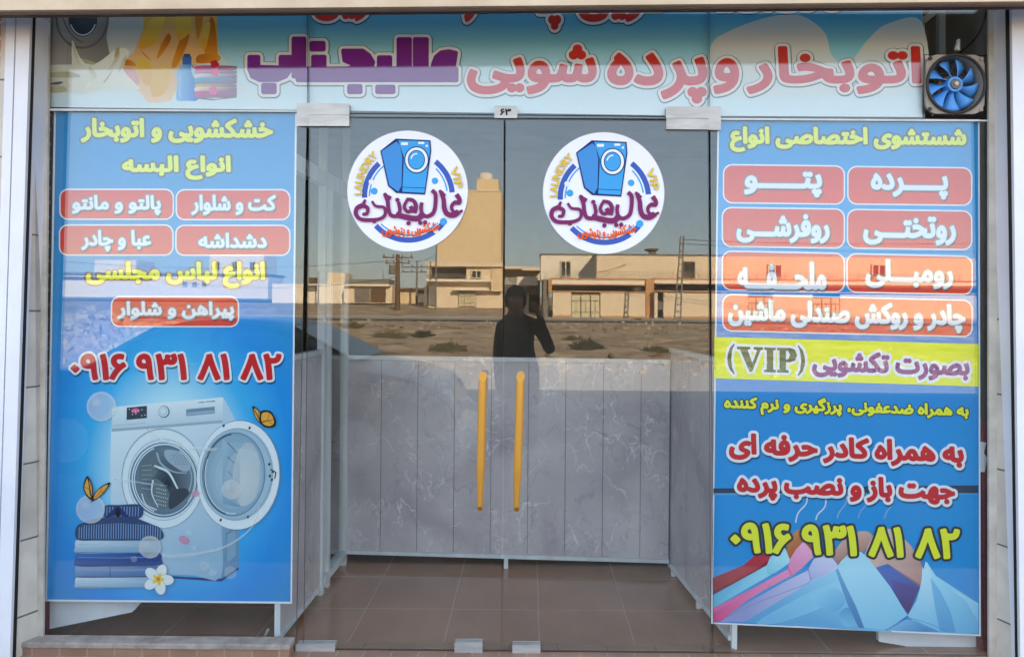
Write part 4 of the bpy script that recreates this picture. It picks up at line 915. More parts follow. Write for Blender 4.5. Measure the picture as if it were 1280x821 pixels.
Q4(((14, 400), (60, 350), (140, 360), (145, 280), (150, 200), (175, 260), (200, 310), (250, 350), (320, 330), (430, 250), (500, 270), (460, 370), (540, 470), (560, 500), (400, 490), (240, 525), (120, 520), (14, 520)), (300, 300), 'f2f0e6', (200, 520), 'd8d2bc', 5)
for f_ in (((150, 210), (190, 320), (230, 400), (180, 360)), ((430, 255), (440, 300), (380, 400), (330, 440), (400, 330)), ((250, 360), (300, 420), (230, 500), (260, 430)), ((480, 290), (470, 350), (420, 420), (450, 340))): Q4(f_, f_[0], 'cfc7a8', f_[2], 'ece8da', 4)
for f_ in (((14, 400), (140, 395), (200, 425), (90, 430), (14, 425)), ((14, 465), (90, 458), (50, 478), (14, 474)), ((200, 310), (290, 340), (260, 350)), ((420, 250), (440, 250), (425, 300), (410, 300)), ((400, 380), (340, 460), (360, 450)), ((14, 490), (90, 480), (110, 515), (14, 520))): m.curve(Z4(*f_), G4, 4)
m.curve(Z4((14, 466), (60, 455), (95, 458), (60, 474)), W6, 4)
Q4(((830, 350), (880, 345), (912, 390), (900, 430), (920, 480), (922, 565), (856, 572), (790, 565), (795, 470), (792, 400)), (795, 450), '8cc4f4', (920, 470), '2f7fd0', 5)
m.curve(Z4((880, 360), (905, 380), (912, 410), (898, 430), (885, 400)), S2, 4); m.line(spline(Z4((815, 400), (812, 480), (815, 550)), 5), 2, Vw)
m.pg(Z4((826, 300), (884, 300), (882, 350), (828, 350)), S3); m.rrect(*z4(834, 284), *z4(876, 304), 1.5, S1)
T_ = [('e05a94', 355, 385), ('e884b4', 383, 408), ('e8e4ee', 406, 436), ('58b4dc', 430, 470), ('e8b26a', 468, 490), ('f0dcd4', 486, 518), ('d8558e', 512, 552)]
for c_, ya, yb2 in T_: Q4(((912, ya + 3), (1030, ya), (1152, ya + 4), (1160, (ya + yb2) / 2), (1150, yb2), (1030, yb2 + 3), (915, yb2)), (1000, ya), c_, (1010, yb2 + 12), '8c6478', 4)
m.pg(Z4((915, 552), (1030, 562), (1160, 545), (1160, 553), (1010, 570), (915, 560)), W8)
for x_, y_, c_ in ((1025, 348, I_red), (1018, 510, I_pink), (1030, 395, I_pink)):
    for k in range(5): m.ell(*z4(x_ + 14 * math.cos(k * 1.256), y_ + 14 * math.sin(k * 1.256)), 3, 2.6, c_, k * 72, 12)
m.build('laundry_picture', BN)
Yb = YT - .0002
B_red = flat('ink banner red', C('d8352a', .95), .5, 0, .06)
def kufi():
    def rc(x0, y0, x1, y1, q=5.4): return [(x0 + q, y0 + q), (x1 - q, y0 + q), (x1 - q, y1 - q), (x0 + q, y1 - q)]      # inset; the lettering's own weight rounds the corners
    P_ = [rc(555, 122, 602, 262), rc(503, 122, 548, 262), rc(440, 180, 485, 262), rc(435, 274, 495, 300), rc(345, 272, 390, 300), rc(230, 178, 275, 262), rc(225, 134, 272, 164), rc(167, 120, 210, 250), rc(70, 268, 115, 300),
          rc(180, 216, 332, 262), rc(322, 216, 426, 262), rc(416, 216, 502, 262), rc(494, 216, 558, 262), rc(548, 216, 697, 262), [(690, 171), (684, 210), (650, 204), (640, 240), (618, 240), (618, 208), (627, 184), (644, 170), (668, 166)],
          [(331, 164), (392, 164), (412, 178), (425, 200), (418, 222), (398, 232), (331, 236), (335, 224), (378, 212), (335, 194)],
          [(31, 184), (58, 184), (58, 216), (131, 218), (131, 184), (161, 184), (161, 223), (146, 245), (118, 256), (62, 256), (40, 245), (31, 223)],
          ]
    out = []
    for p in P_:
        a = sum(p[i - 1][0] * p[i][1] - p[i][0] * p[i - 1][1] for i in range(len(p)))
        p = p if a > 0 else p[::-1]; out.append(np.array([(x / 2.56 + 300, y / 2.56) for x, y in p], float))
    return out
eg = flat('ink pale edge', C('e8e2e0', .95), .5, 0, .06); dk = veil('ink outer shade', C('2a2c38'), .55)
for txt, box, kw in (('اتوبخار', (933, 58, 1152, 118), {}), ('و', (891.5, 73, 924, 118), {}), ('پرده', (759, 66, 884, 130), {}), ('شویی', (583.5, 56, 746, 118.5), {})):
    lettering(BN, Yb, txt, box, B_red, bold=2.6, edge=eg, ew=3.4, shadow=dk, sh=(.2, .5), se=1.2, **kw)
lettering(BN, Yb, '', (0, 0, 1, 1), I_pur, bold=3.0, edge=eg, ew=3.6, shadow=dk, sh=(.2, .5), se=1.2, loops=kufi())
Y2 = Yb
for txt, box in (('تخصصـ', (895, -30, 1055, 14)), ('ـرین', (722, -24, 830, 28)), ('پـ', (672, -14, 702, 38)), ('ـر', (580, -14, 612, 28)), ('ـرین', (390, -24, 486, 27))):
    lettering(BN, Y2, txt, box, B_red, bold=2.4, edge=eg, ew=3.4, shadow=dk, sh=(.2, .5), se=1.2)

# ------------------------------------------------------------------ round stickers on the outer face of the doors
def sticker(cx, cy, r_, label, base):
    YS = -.0008; t = thing('round_sticker', onY(cx, cy + r_, YS), label, 'sticker', 'round stickers on the doors')
    def q(x, y): return (cx + (x - 656) / 296 * r_, cy + (y - 465) / 296 * r_)     # measured on an enlargement
    def Q(*p): return [q(*w_) for w_ in p]
    k = r_ / 296
    m = Art(YS, .0003); m.ell(cx, cy, r_ + .4, r_ + .4, flat('sticker rim', C('a8a8b4'), .4) if 'sticker rim' not in bpy.data.materials else bpy.data.materials['sticker rim'], n=72); m.ell(cx, cy, r_ - .3, r_ - .3, bpy.data.materials.get('sticker white') or flat('sticker white', C('e4e4ee'), .35), n=72); m.build('sheet', t)
    c_ = q(660, 490)
    for a0, a1, b0, b1, dots in ((178, 228, 180, 232, ((492, 465, 17, I_sky), (478, 420, 13, I_white))), (-52, -5, -45, -8, ((790, 415, 16, I_sky),)), (38, 138, 45, 135, ((832, 614, 18, I_sky), (795, 660, 13, I_white)))):
        m = Art(YS - .0008, .0003); m.arc(*c_, 215 * k, 215 * k, 26 * k, a0, a1, I_blue); m.arc(*c_, 191 * k, 191 * k, 7 * k, b0, b1, I_sky)
        for x, y, rr, mt in dots: m.ell(*q(x, y), rr * k, rr * k, mt, n=20)
        m.build('ring_picture', t)
    # a plain washing machine
    m = Art(YS - .0034, .0003)
    m.pg(Q((522, 268), (598, 208), (768, 216), (772, 270), (742, 482), (600, 474), (560, 440)), I_navy)
    m.pg(Q((528, 270), (602, 222), (618, 240), (630, 300), (626, 440), (610, 468), (566, 436)), bpy.data.materials.get('ink side blue') or flat('ink side blue', C('2f86cc'), .5))
    m.pg(Q((610, 216), (762, 222), (766, 268), (738, 474), (630, 468), (638, 300)), I_sky)
    m.line(Q((630, 446), (744, 450)), 3 * k, I_navy); m.rrect(*q(624, 226), *q(658, 240), 3 * k, I_white); m.rrect(*q(708, 224), *q(738, 235), 3 * k, I_white); m.ell(*q(750, 244), 6 * k, 6 * k, I_white, n=12)
    m.ell(*q(700, 312), 60 * k, 66 * k, I_navy); m.ell(*q(700, 312), 55 * k, 61 * k, I_white); m.ell(*q(699, 312), 42 * k, 48 * k, I_navy); m.ell(*q(699, 312), 38 * k, 44 * k, I_sky)
    m.arc(*q(699, 312), 26 * k, 30 * k, 6 * k, 190, 280, I_white)
    m.build('washing_machine_picture', t)
    kk = dict(r=.45)
    brush = []
    for st, w0, w1 in ((((896, 482), (910, 505), (908, 522), (888, 520), (872, 538), (878, 562), (905, 568), (924, 560)), 7, 3), (((905, 566), (880, 582), (850, 576), (836, 548), (832, 505), (820, 468)), 9, 6), (((836, 488), (820, 470), (812, 462)), 6, 3),
                       (((776, 462), (792, 480), (792, 530), (782, 570), (752, 588), (728, 576), (722, 545), (726, 522)), 6, 5), (((728, 576), (712, 596), (680, 598), (640, 590), (600, 580)), 9, 8), (((652, 504), (682, 510), (696, 535), (688, 570)), 4, 8), (((655, 506), (640, 540), (655, 566), (676, 556), (670, 540)), 4, 6),
                       (((612, 520), (618, 560), (604, 586), (574, 582), (562, 552), (558, 515), (545, 480)), 5, 6), (((572, 500), (552, 488), (542, 476)), 6, 3), (((482, 515), (500, 538), (540, 545), (545, 580), (520, 600), (470, 606), (425, 602), (403, 578), (408, 548), (434, 534)), 3, 7), (((434, 534), (460, 548), (456, 574), (436, 578)), 6, 4), (((448, 508), (440, 525)), 3, 5)):
        sp = spline(st, 5); n_ = len(sp)
        L, R_ = [], []
        for i, p in enumerate(sp):
            a_, b_ = sp[max(i - 1, 0)], sp[min(i + 1, n_ - 1)]; dx, dy = b_[0] - a_[0], b_[1] - a_[1]; dq = math.hypot(dx, dy) or 1; hw = 1.35 * (w0 + (w1 - w0) * i / n_)
            L.append(q(p[0] - dy / dq * hw, p[1] + dx / dq * hw)); R_.append(q(p[0] + dy / dq * hw, p[1] - dx / dq * hw))
        for i in range(n_ - 1):
            qd = [L[i], L[i + 1], R_[i + 1], R_[i]]; ar = sum(qd[j - 1][0] * qd[j][1] - qd[j][0] * qd[j - 1][1] for j in range(4)); brush.append(np.array(qd if ar > 0 else qd[::-1]))
    for x, y in ((718, 620), (742, 618), (660, 622), (606, 508), (492, 612)):
        brush.append(np.array([q(x + 9 * math.cos(a_ * .785), y + 9 * math.sin(a_ * .785)) for a_ in range(8)]))
    lettering(t, YS - .0072, '', None, bpy.data.materials.get('ink plum') or flat('ink plum', C('7b2f62'), .5, 0, .06), bold=.55, loops=brush, **kk)
    def warp(x, y):          # red line bent along the lower ring
        u = (x - cx) / r_; return (x, y + .2 * r_ * (math.sqrt(max(0, 1 - (u * 1.25) ** 2)) - .72) - u * 4)
    x0, y0 = q(530, 612); x1, y1 = q(815, 678)
    lettering(t, YS - .0072, 'خشکشویی و پتوشویی', (x0, y0 - .0 * r_, x1, y1), I_or, bold=.4, warp=warp, **kk)
    def along(txt, a0, a1, rad_, hgt, mat):
        lp = outlines(txt); al = np.concatenate(lp); mn, mx = al.min(0), al.max(0); L = []
        for l in lp:
            u = (l[:, 0] - mn[0]) / (mx[0] - mn[0]); v = (l[:, 1] - mn[1]) / (mx[1] - mn[1])
            a = np.radians(a0 + (a1 - a0) * u); rr = rad_ + hgt * v
            L.append(np.stack([cx + np.cos(a) * rr, cy + np.sin(a) * rr], 1))
        lettering(t, YS - .0072, txt, None, mat, bold=.28, loops=L, edge=I_grey, ew=.25, latin=True, r=.4)
    along('LAUNDRY', 176, 229, .755 * r_, .12 * r_, I_gold); along('VIP', -27, -4, .79 * r_, .12 * r_, I_gold)
    return t
sticker(509.5, 239, 75.5, 'round white laundry sticker on the door beside the washing machine poster', 0)
sticker(754.5, 241.5, 76, 'round white laundry sticker on the door beside the shirts poster', 0)

# ------------------------------------------------------------------ across the road: what the glass mirrors
P_tan = noisy('sunlit tan render', C('e6d0b2', .95), C('ecd8bc', .95), .5, .9, .6, 10, lo=.2, hi=.8, bscale=3); P_cream = noisy('cream render', C('eee2ce', .95), C('f2e6d4', .95), .5, .9, .6, 10, lo=.2, hi=.8, bscale=3)
P_yel = noisy('yellow brick face', C('e2c69c', .95), C('ead0aa', .95), 1.2, .9, stretch=(1, 1, 4)); P_white = noisy('white render', C('e6e0d6', .9), C('eee8de', .9), .5, .9, .6, 10, lo=.2, hi=.8, bscale=3)
P_or = flat('terracotta trim', C('d09a68', .9), .8); P_dk = flat('dark window glass', C('3a3a3c'), .15); P_door = flat('cream metal gate', C('ddd0ac', .9), .5); P_gr = noisy('grey concrete', C('7d766c', .85), C('938b80', .85), 1, .9)
P_brown = flat('brown gate frame', C('6a5138'), .6); P_rail = flat('grey railing', C('8d8578'), .5)
def RB(m, x0, y0, x1, y1, Y, d, mat):
    """box whose sunny face stands Y metres across the road, sized from the mirror picture"""
    xm, ym = (x0 + x1) / 2, (y0 + y1) / 2
    m.box(rx(x0, ym, Y), rx(x1, ym, Y), -(Y + d), -Y, rz(xm, y1, Y), rz(xm, y0, Y), mat); return m
def bthing(name, px, py, Y, label, cat, group=None): return thing(name, (rx(px, py, Y), -Y, zg(Y)), label, cat, group)
def RP(par, name, rects, Y, d, mat):
    if name in ('front_wall', 'wall_base', 'wall_coping') and len(rects) > 1:
        for r_ in rects: RP(par, name, [r_], Y, d, mat)
        return
    m = MB()
    for r_ in rects: RB(m, *r_, Y, d, mat)
    return m.build(name, par)
def window(par, x0, y0, x1, y1, Y, fr=None, bars=1):
    f = fr or P_door; t_ = max(.7, (x1 - x0) * .1); m = MB()
    for r_ in ((x0, y0, x1, y0 + t_), (x0, y1 - t_, x1, y1), (x0, y0 + t_, x0 + t_, y1 - t_), (x1 - t_, y0 + t_, x1, y1 - t_)): RB(m, *r_, Y - .12, .11, f)
    for k in range(bars): xx = x0 + (x1 - x0) * (k + 1) / (bars + 1); RB(m, xx - t_ / 2, y0 + t_, xx + t_ / 2, y1 - t_, Y - .11, .1, f)
    o = m.build('window', par); m = MB(); RB(m, x0 + t_, y0 + t_, x1 - t_, y1 - t_, Y - .05, .04, P_dk); m.build('pane', o); return o
def gate(par, x0, y0, x1, y1, Y, n=3):
    m = MB(); RB(m, x0, y0, x1, y1, Y - .06, .05, P_brown); o = m.build('gate', par); m = MB(); w_ = (x1 - x0) / n
    for k in range(n):
        a_, b_ = x0 + w_ * k + w_ * .06, x0 + w_ * (k + 1) - w_ * .06; h_ = y1 - y0
        RB(m, a_, y0 + h_ * .06, b_, y0 + h_ * .28, Y - .12, .05, P_door); RB(m, a_, y0 + h_ * .78, b_, y1 - h_ * .04, Y - .12, .05, P_door)
        RB(m, a_, y0 + h_ * .31, (a_ + b_) / 2 - .3, y0 + h_ * .75, Y - .12, .05, P_door); RB(m, (a_ + b_) / 2 + .3, y0 + h_ * .31, b_, y0 + h_ * .75, Y - .12, .05, P_door)
    m.build('gate_panel', o)
def railing(par, x0, x1, y0, y1, Y, n=4, posts=8, mat=None):
    m = MB(); mat = mat or P_rail
    for k in range(n): yy = y0 + (y1 - y0) * k / max(1, n - 1); RB(m, x0, yy - .25, x1, yy + .25, Y, .06, mat)
    for k in range(posts + 1): xx = x0 + (x1 - x0) * k / posts; RB(m, xx - .25, y0, xx + .25, y1 + .5, Y + .07, .06, mat)
    m.build('railing', par)
# 1 wide tan house with orange trim
Yh_ = 70; hs = bthing('house', 790, 397, Yh_, 'wide tan two-storey house with terracotta trim, balcony rail and cream gates', 'house')
RP(hs, 'upper_storey', [(676, 318, 747, 350)], Yh_ + 4, 6, P_cream); RP(hs, 'upper_block', [(746, 319, 906, 350)], Yh_, 9, P_tan)
RP(hs, 'upper_wing', [(906.5, 322, 1290, 352)], Yh_ + 1.2, 9, P_tan)
RP(hs, 'parapet', [(675, 317, 747.5, 319)], Yh_ + 3.9, 6.2, P_gr); RP(hs, 'parapet', [(745, 317.6, 907, 319.4)], Yh_ - .1, 9.2, P_gr)
window(hs, 700.5, 326, 714, 345.5, Yh_ + 3.95); window(hs, 854, 327, 869, 347, Yh_ - .05, P_brown); window(hs, 960, 330, 978, 348, Yh_ + 1.1); window(hs, 1090, 330, 1108, 348, Yh_ + 1.1)
RP(hs, 'balcony_slab', [(687, 348, 806, 349.4), (687, 355.2, 806, 356.5), (818, 349.5, 1290, 351), (818, 355.8, 1290, 357)], Yh_ - 2.1, 2.2, P_or)
RP(hs, 'balcony_face', [(688, 349.4, 806, 355.2), (818, 351, 1290, 355.8)], Yh_ - 2.0, 2.0, P_cream)
RP(hs, 'pillar', [(807, 349, 817.5, 398)], Yh_ - 2.2, 1, P_or); RP(hs, 'pillar', [(685.5, 349, 690, 366)], Yh_ - 2.2, 1, P_or)
RP(hs, 'porch_wall', [(690, 356.5, 1290, 398)], Yh_ + 1.5, .3, P_gr)
RP(hs, 'front_wall', [(691, 365, 714, 398), (750.5, 365.5, 806.5, 398), (818, 366, 822, 398), (829.5, 366.5, 935, 399)], Yh_ - 3, .3, P_tan); RP(hs, 'front_wall', [(965.5, 368, 1016, 401)], Yh_ - 3, .3, P_tan); RP(hs, 'front_wall', [(1050, 369, 1290, 402)], Yh_ - 3, .3, P_tan)
RP(hs, 'wall_coping', [(690, 363.8, 806.5, 365.4), (818, 365, 1290, 366.6)], Yh_ - 3.1, .5, P_or); RP(hs, 'wall_base', [(690, 394, 713.5, 398.4), (751, 395, 806, 398.6), (829.5, 395.6, 934, 399.4), (966, 397, 1015, 401), (1050, 398, 1290, 403)], Yh_ - 3.12, .1, P_or)
gate(hs, 714, 367, 750, 397.6, Yh_ - 2.9); gate(hs, 935, 370, 965, 400, Yh_ - 2.9); gate(hs, 1016, 371, 1050, 402, Yh_ - 2.9)
railing(hs, 681, 905, 340, 348, Yh_ - 1.8, 4, 14); RP(hs, 'side_wall', [(679, 349, 686, 398)], Yh_ - 1.8, 9, P_gr)  # side wall lies in shade, put into its grey colour
railing(hs, 910, 1200, 343, 351, Yh_ - 1.8, 4, 16)
ck = thing('roof_cooler', (rx(816, 318, Yh_ + 3), -(Yh_ + 3), rz(816, 318, Yh_ + 3)), 'dark mushroom-topped roof vent on the tan house', 'vent')
RP(ck, 'stem', [(812, 312.5, 820, 318)], Yh_ + 3, .8, P_gr); RP(ck, 'cap', [(808.5, 310.5, 823, 312.8)], Yh_ + 2.7, 1.5, P_brown)
# 2 blank tower
tw = bthing('tower_building', 586, 380, 95, 'tall blank sandy tower block with a stair head on its roof', 'building')
RP(tw, 'wall', [(547, 238.5, 626, 388)], 95, 9, P_yel); RP(tw, 'stair_head', [(596, 224, 623, 239)], 95.5, 6, P_yel); RP(tw, 'roof_edge', [(546.5, 237.5, 626.5, 239.2)], 94.9, 9.2, P_tan)
m = MB(); c0 = Vector((rx(607, 222, 97), -97, rz(607, 226, 97))); m.tube([c0, c0 + Vector((0, 0, .8)), c0 + Vector((0, 0, 1.1))], [1, 1, .4], P_white, 14); tag(m.build('water_tank'), 'small round water tank on top of the sandy tower', 'water tank')
# 3 house with balcony in front of the tower
h2 = bthing('house', 580, 384, 80, 'sandy house with a deep balcony and cream gate, in front of the tower', 'house')
RP(h2, 'wall', [(533, 350, 628, 385)], 80, 6, P_tan); RP(h2, 'roof', [(532, 327.5, 629, 333)], 78.6, 8, P_tan); RP(h2, 'recess_wall', [(534, 333, 614, 350)], 82, 3, P_gr); RP(h2, 'pillar', [(534, 333, 538, 350), ], 78.8, 1, P_tan); RP(h2, 'pillar', [(583, 333, 614, 350)], 79.2, 2, P_tan); RP(h2, 'side_panel', [(614, 333, 628, 364)], 79, 2, P_yel)
RP(h2, 'balcony_floor', [(532, 349, 614, 352)], 78.7, 1.6, P_cream); railing(h2, 534, 582, 343, 348.5, 78.7, 3, 10); window(h2, 589, 337.5, 602, 348, 79.1)
gate(h2, 573, 364.6, 595, 383.4, 79.9); RP(h2, 'garage_door', [(530, 358, 545, 382)], 79.8, .2, P_gr); RP(h2, 'porch_roof', [(566, 361, 612, 363)], 78.8, 1.2, P_cream)
# 4 recessed balcony house
h3 = bthing('house', 652, 385, 85, 'low house with a white balcony rail between the tower and the tan house', 'house')
RP(h3, 'wall', [(631, 350, 675, 388)], 85, 6, P_gr); RP(h3, 'roof', [(630, 333, 652, 336)], 83.5, 6, P_tan); RP(h3, 'roof', [(652.5, 333.5, 676, 338)], 84, 6, P_tan); RP(h3, 'recess_wall', [(631, 336, 675, 350)], 87, 3, P_tan); railing(h3, 631, 646, 347, 355, 83.4, 2, 9, P_white); RP(h3, 'balcony_face', [(646, 346, 672, 357)], 83.6, 1, P_cream); RP(h3, 'garage_door', [(657, 367, 672, 387)], 84.9, .05, P_door)
# 5 low buildings to the left
h4 = bthing('workshop', 460, 378, 90, 'low sandy workshop with a long flat roof, beside the utility pole', 'building')
RP(h4, 'wall', [(430, 357, 490, 379)], 90, 5, P_tan); RP(h4, 'roof_band', [(432, 349, 486, 355)], 90.5, 4, P_gr); RP(h4, 'roof', [(430, 355, 487, 357.5)], 89.3, 6, P_cream)
RP(h4, 'shutter', [(443, 360, 462, 378)], 89.9, .2, P_gr); RP(h4, 'shutter', [(463, 360, 482, 378)], 89.9, .2, P_brown)  # dark sheets for the shadow on the front, shade put into their colour
h5 = bthing('workshop', 405, 378, 92, 'low cream shed with a dark parapet, leftmost in the door glass', 'building')
RP(h5, 'wall', [(340, 355, 430, 379)], 92, 5, P_cream); RP(h5, 'parapet', [(410, 341, 431, 356)], 92.2, 4, P_tan); RP(h5, 'roof_junk', [(386, 347, 394, 354.5)], 93, 1, P_brown); RP(h5, 'shutter', [(384, 356.5, 396, 364)], 91.9, .2, P_gr)
h6 = bthing('shed', 510, 377, 96, 'small yellow shed right of the utility pole', 'building')
RP(h6, 'wall', [(500, 363, 520, 380)], 96, 4, P_yel); RP(h6, 'roof', [(498, 360, 532, 363)], 95.5, 5, P_brown); RP(h6, 'side_wall', [(520.5, 363, 531, 380)], 96.5, 4, P_gr)
h7 = bthing('long_building', 210, 362, 95, 'long white building mirrored in the washing machine poster', 'building')
RP(h7, 'wall', [(55, 343, 335, 372)], 95, 6, P_white); RP(h7, 'upper_storey', [(118, 325, 170, 344)], 95.5, 5, P_white); RP(h7, 'upper_storey', [(262, 318, 330, 344)], 95.5, 5, P_white); RP(h7, 'roof_band', [(55, 341, 335, 343.5)], 94.6, 7, P_gr); RP(h7, 'dark_fence', [(55, 346, 190, 350)], 94.9, .2, P_brown)
for x_ in (268, 290, 312): window(h7, x_, 327, x_ + 7, 338, 95.4)
for x_ in (228, 240, 252): window(h7, x_, 352, x_ + 6, 358, 94.9)
# poles and wires
def pole(px, y0, y1, Y, r_, label, arms=(), lattice=False, mat=None):
    t = thing('utility_pole', (rx(px, (y0 + y1) / 2, Y), -Y, zg(Y)), label, 'utility pole', 'utility poles across the road'); mat = mat or P_gr
    x = rx(px, (y0 + y1) / 2, Y); z1, z0 = rz(px, y0, Y), zg(Y) - .1; m = MB()
    if lattice:
        for sx in (-1, 1): m.bar((x + sx * .26, -Y, z0), (x + .35 + sx * .12, -Y, z1), .1, .14, mat, (0, 1, 0))
        k = 0; zz = z0 + .5
        while zz < z1 - .3: u = (zz - z0) / (z1 - z0); m.bar((x + .35 * u - .25 * (1 - u * .5), -Y, zz), (x + .35 * u + .25 * (1 - u * .5), -Y, zz), .12, .1, mat, (0, 1, 0)); zz += .55
    else: m.tube([(x, -Y, z0), (x, -Y, z1)], [r_, r_ * .7], mat, 8)
    m.build('pole', t)
    for (ya, w_) in arms:
        m = MB(); za = rz(px, ya, Y); m.box(x - w_, x + w_, -Y - .06, -Y + .06, za - .06, za + .06, P_brown); m.build('crossarm', t)
        m = MB()
        for q in (-.9, -.3, .3, .9): m.tube([(x + q * w_, -Y, za + .06), (x + q * w_, -Y, za + .35)], .06, P_brown, 6)
        m.build('insulator', t)
    return t, x, z1
p1, xa, za_ = pole(497, 318, 381, 75, .3, 'dark utility pole with a transformer, beside the low workshop', ((322, 1.6), (329, 1.3)), mat=P_brown)
m = MB(); m.tube([(xa - .55, -75, rz(497, 343, 75)), (xa - .55, -75, rz(497, 331, 75))], .38, P_gr, 12); m.build('transformer', p1)
p2, xb, zb_ = pole(521, 326, 380, 92, .16, 'thin pale pole with crossarms right of the transformer pole', ((334, 2), (340, 2)))
p3, xc, zc_ = pole(847, 295, 399, 58, .2, 'concrete ladder-like pole in front of the tan house', (), True)
p4, xd, zd_ = pole(545, 306, 384, 76, .1, 'thin straight pole at the corner of the sandy tower house')
p5, xe, ze_ = pole(398, 338, 378, 88, .1, 'thin grey pole in front of the cream shed'); p6, xf, zf_ = pole(479, 338, 352, 91, .07, 'thin mast behind the low workshop roof')
def wire(a, b, sag, label):
    pts = [(a[0] + (b[0] - a[0]) * u, a[1] + (b[1] - a[1]) * u, a[2] + (b[2] - a[2]) * u - sag * 4 * u * (1 - u)) for u in [k / 16 for k in range(17)]]
    m = MB(); m.tube(pts, .022, M_black, 5, False); return tag(m.build('overhead_wire'), label, 'wire', 'overhead wires')
wire((xc, -58, zc_ - .3), (60, -50, zc_ + .5), .8, 'overhead wire running from the ladder pole past the shirts poster')
wire((xc, -58, zc_ - .6), (60, -52, zc_), 1.0, 'lower overhead wire running from the ladder pole past the shirts poster')
wire((xa, -75, za_ - .3), (xd, -76, zd_ - 1), .6, 'overhead wire from the transformer pole to the thin straight pole')
wire((xa, -75, za_ - .6), (-60, -80, za_), 1.2, 'overhead wire from the transformer pole to the left')
wire((xa, -75, za_ - 2.4), (-40, -84, za_ - 3), .8, 'lowest overhead wire left of the transformer pole')
wire((rx(748, 341, 68), -68, rz(748, 341, 68)), (rx(818, 317, 72), -72, rz(818, 317, 72)), .1, 'slanting wire over the tan house wall')
# weeds, stones, rubble
M_weed = noisy('dry weed', C('6f6a46', .7), C('8d8258', .8), 5, .9); M_weedd = noisy('dark weed', C('4c4a34', .7), C('6c6648', .7), 5, .9)
def bush(px, py, w_px, h_px, Y, label, mat, group='dry weeds on the lot'):
    x, z0 = rx(px, py, Y), zg(Y); S_ = (Y - CAM.y) / F; W_, H_ = w_px * S_ / 2, h_px * S_; m = MB(); rnd = random.Random(px)
    for k in range(230):
        a = rnd.random() * 6.28; q = rnd.random() ** .6; bx_, by_ = math.cos(a) * W_ * q, math.sin(a) * W_ * .7 * q; h_ = H_ * (.35 + .65 * rnd.random()) * (1 - .45 * q)
        tx, ty = bx_ * 1.25 + rnd.uniform(-.1, .1), by_ * 1.25 + rnd.uniform(-.1, .1); s_ = .02 + .03 * rnd.random()
        m.poly([(x + bx_ * .6 - s_, -Y + by_, z0), (x + bx_ * .6 + s_, -Y + by_, z0), (x + tx, -Y + ty, z0 + h_)], mat)
        for j in range(3):
            u = rnd.uniform(.3, 1); c = Vector((x + bx_ * .6 + (tx - bx_ * .6) * u, -Y + by_ + (ty - by_) * u, z0 + h_ * u)); d1 = Vector((rnd.uniform(-1, 1), rnd.uniform(-1, 1), rnd.uniform(-.5, 1))).normalized() * rnd.uniform(.05, .13); d2 = d1.orthogonal().normalized() * .03
            m.poly([c - d2, c + d1, c + d2], mat)
    return tag(m.build('dry_bush'), label, 'bush', group)
for a in ((395, 460, 60, 60, 17, 'large dark dry bush at the left edge of the lot', M_weedd), (448, 443, 34, 22, 19, 'low dry bush left of the middle of the lot', M_weed), (487, 425, 40, 18, 26, 'wide dry bush in the middle distance', M_weed), (530, 420, 30, 14, 28, 'small dry bush under the sandy house', M_weedd),
          (560, 446, 44, 16, 20, 'flat dry weeds under the left sticker', M_weed), (734, 436, 40, 24, 20, 'dark bushy weed under the right sticker', M_weedd), (716, 428, 26, 14, 25, 'pale weed under the tan house gate', M_weed), (818, 442, 30, 12, 20, 'low weed near the ladder pole', M_weed), (640, 440, 40, 12, 20, 'low weed behind the photographer', M_weed), (440, 410, 30, 10, 40, 'far low weed left of the utility pole', M_weed)):
    bush(*a)
M_stone = noisy('pale rubble', C('9a8c7a', .85), C('cdbfa8', .9), 8, .9); M_stoned = noisy('brown clod', C('6a5038', .8), C('927253', .8), 6, .95)
def stones(m, n, x0, x1, Y0, Y1, s0, s1, mat, seed, zoff=0, prof=None):
    rnd = random.Random(seed)
    for k in range(n):
        Y = rnd.uniform(Y0, Y1); x = rnd.uniform(x0, x1); s_ = s0 * (s1 / s0) ** rnd.random(); z = zg(Y) + zoff + s_ * .15 + (prof(x, Y) if prof else 0)
        u = Vector((rnd.uniform(-1, 1), rnd.uniform(-1, 1), rnd.uniform(-1, 1))).normalized(); M_ = Matrix.Rotation(rnd.uniform(0, 6), 3, u); e = (s_ * rnd.uniform(.6, 1.3), s_ * rnd.uniform(.6, 1.2), s_ * rnd.uniform(.4, .8))
        cor = [Vector((x, -Y, z)) + M_ @ Vector((i * e[0] * rnd.uniform(.6, 1), j * e[1] * rnd.uniform(.6, 1), l_ * e[2] * rnd.uniform(.6, 1))) for i, j, l_ in ((-1, -1, -1), (1, -1, -1), (1, -1, 1), (-1, -1, 1), (-1, 1, -1), (1, 1, -1), (1, 1, 1), (-1, 1, 1))]
        m.hexa(cor, mat)
m = MB(); stones(m, 1300, -12, 12, 13.0, 17.5, .02, .10, M_stone, 1); stones(m, 900, -22, 22, 18, 45, .03, .13, M_stoned, 2); stones(m, 700, -30, 30, 22, 58, .04, .15, M_stone, 3)
tag(m.build('loose_stones'), 'loose stones and clods scattered over the dry lot', 'stones', kind='stuff')
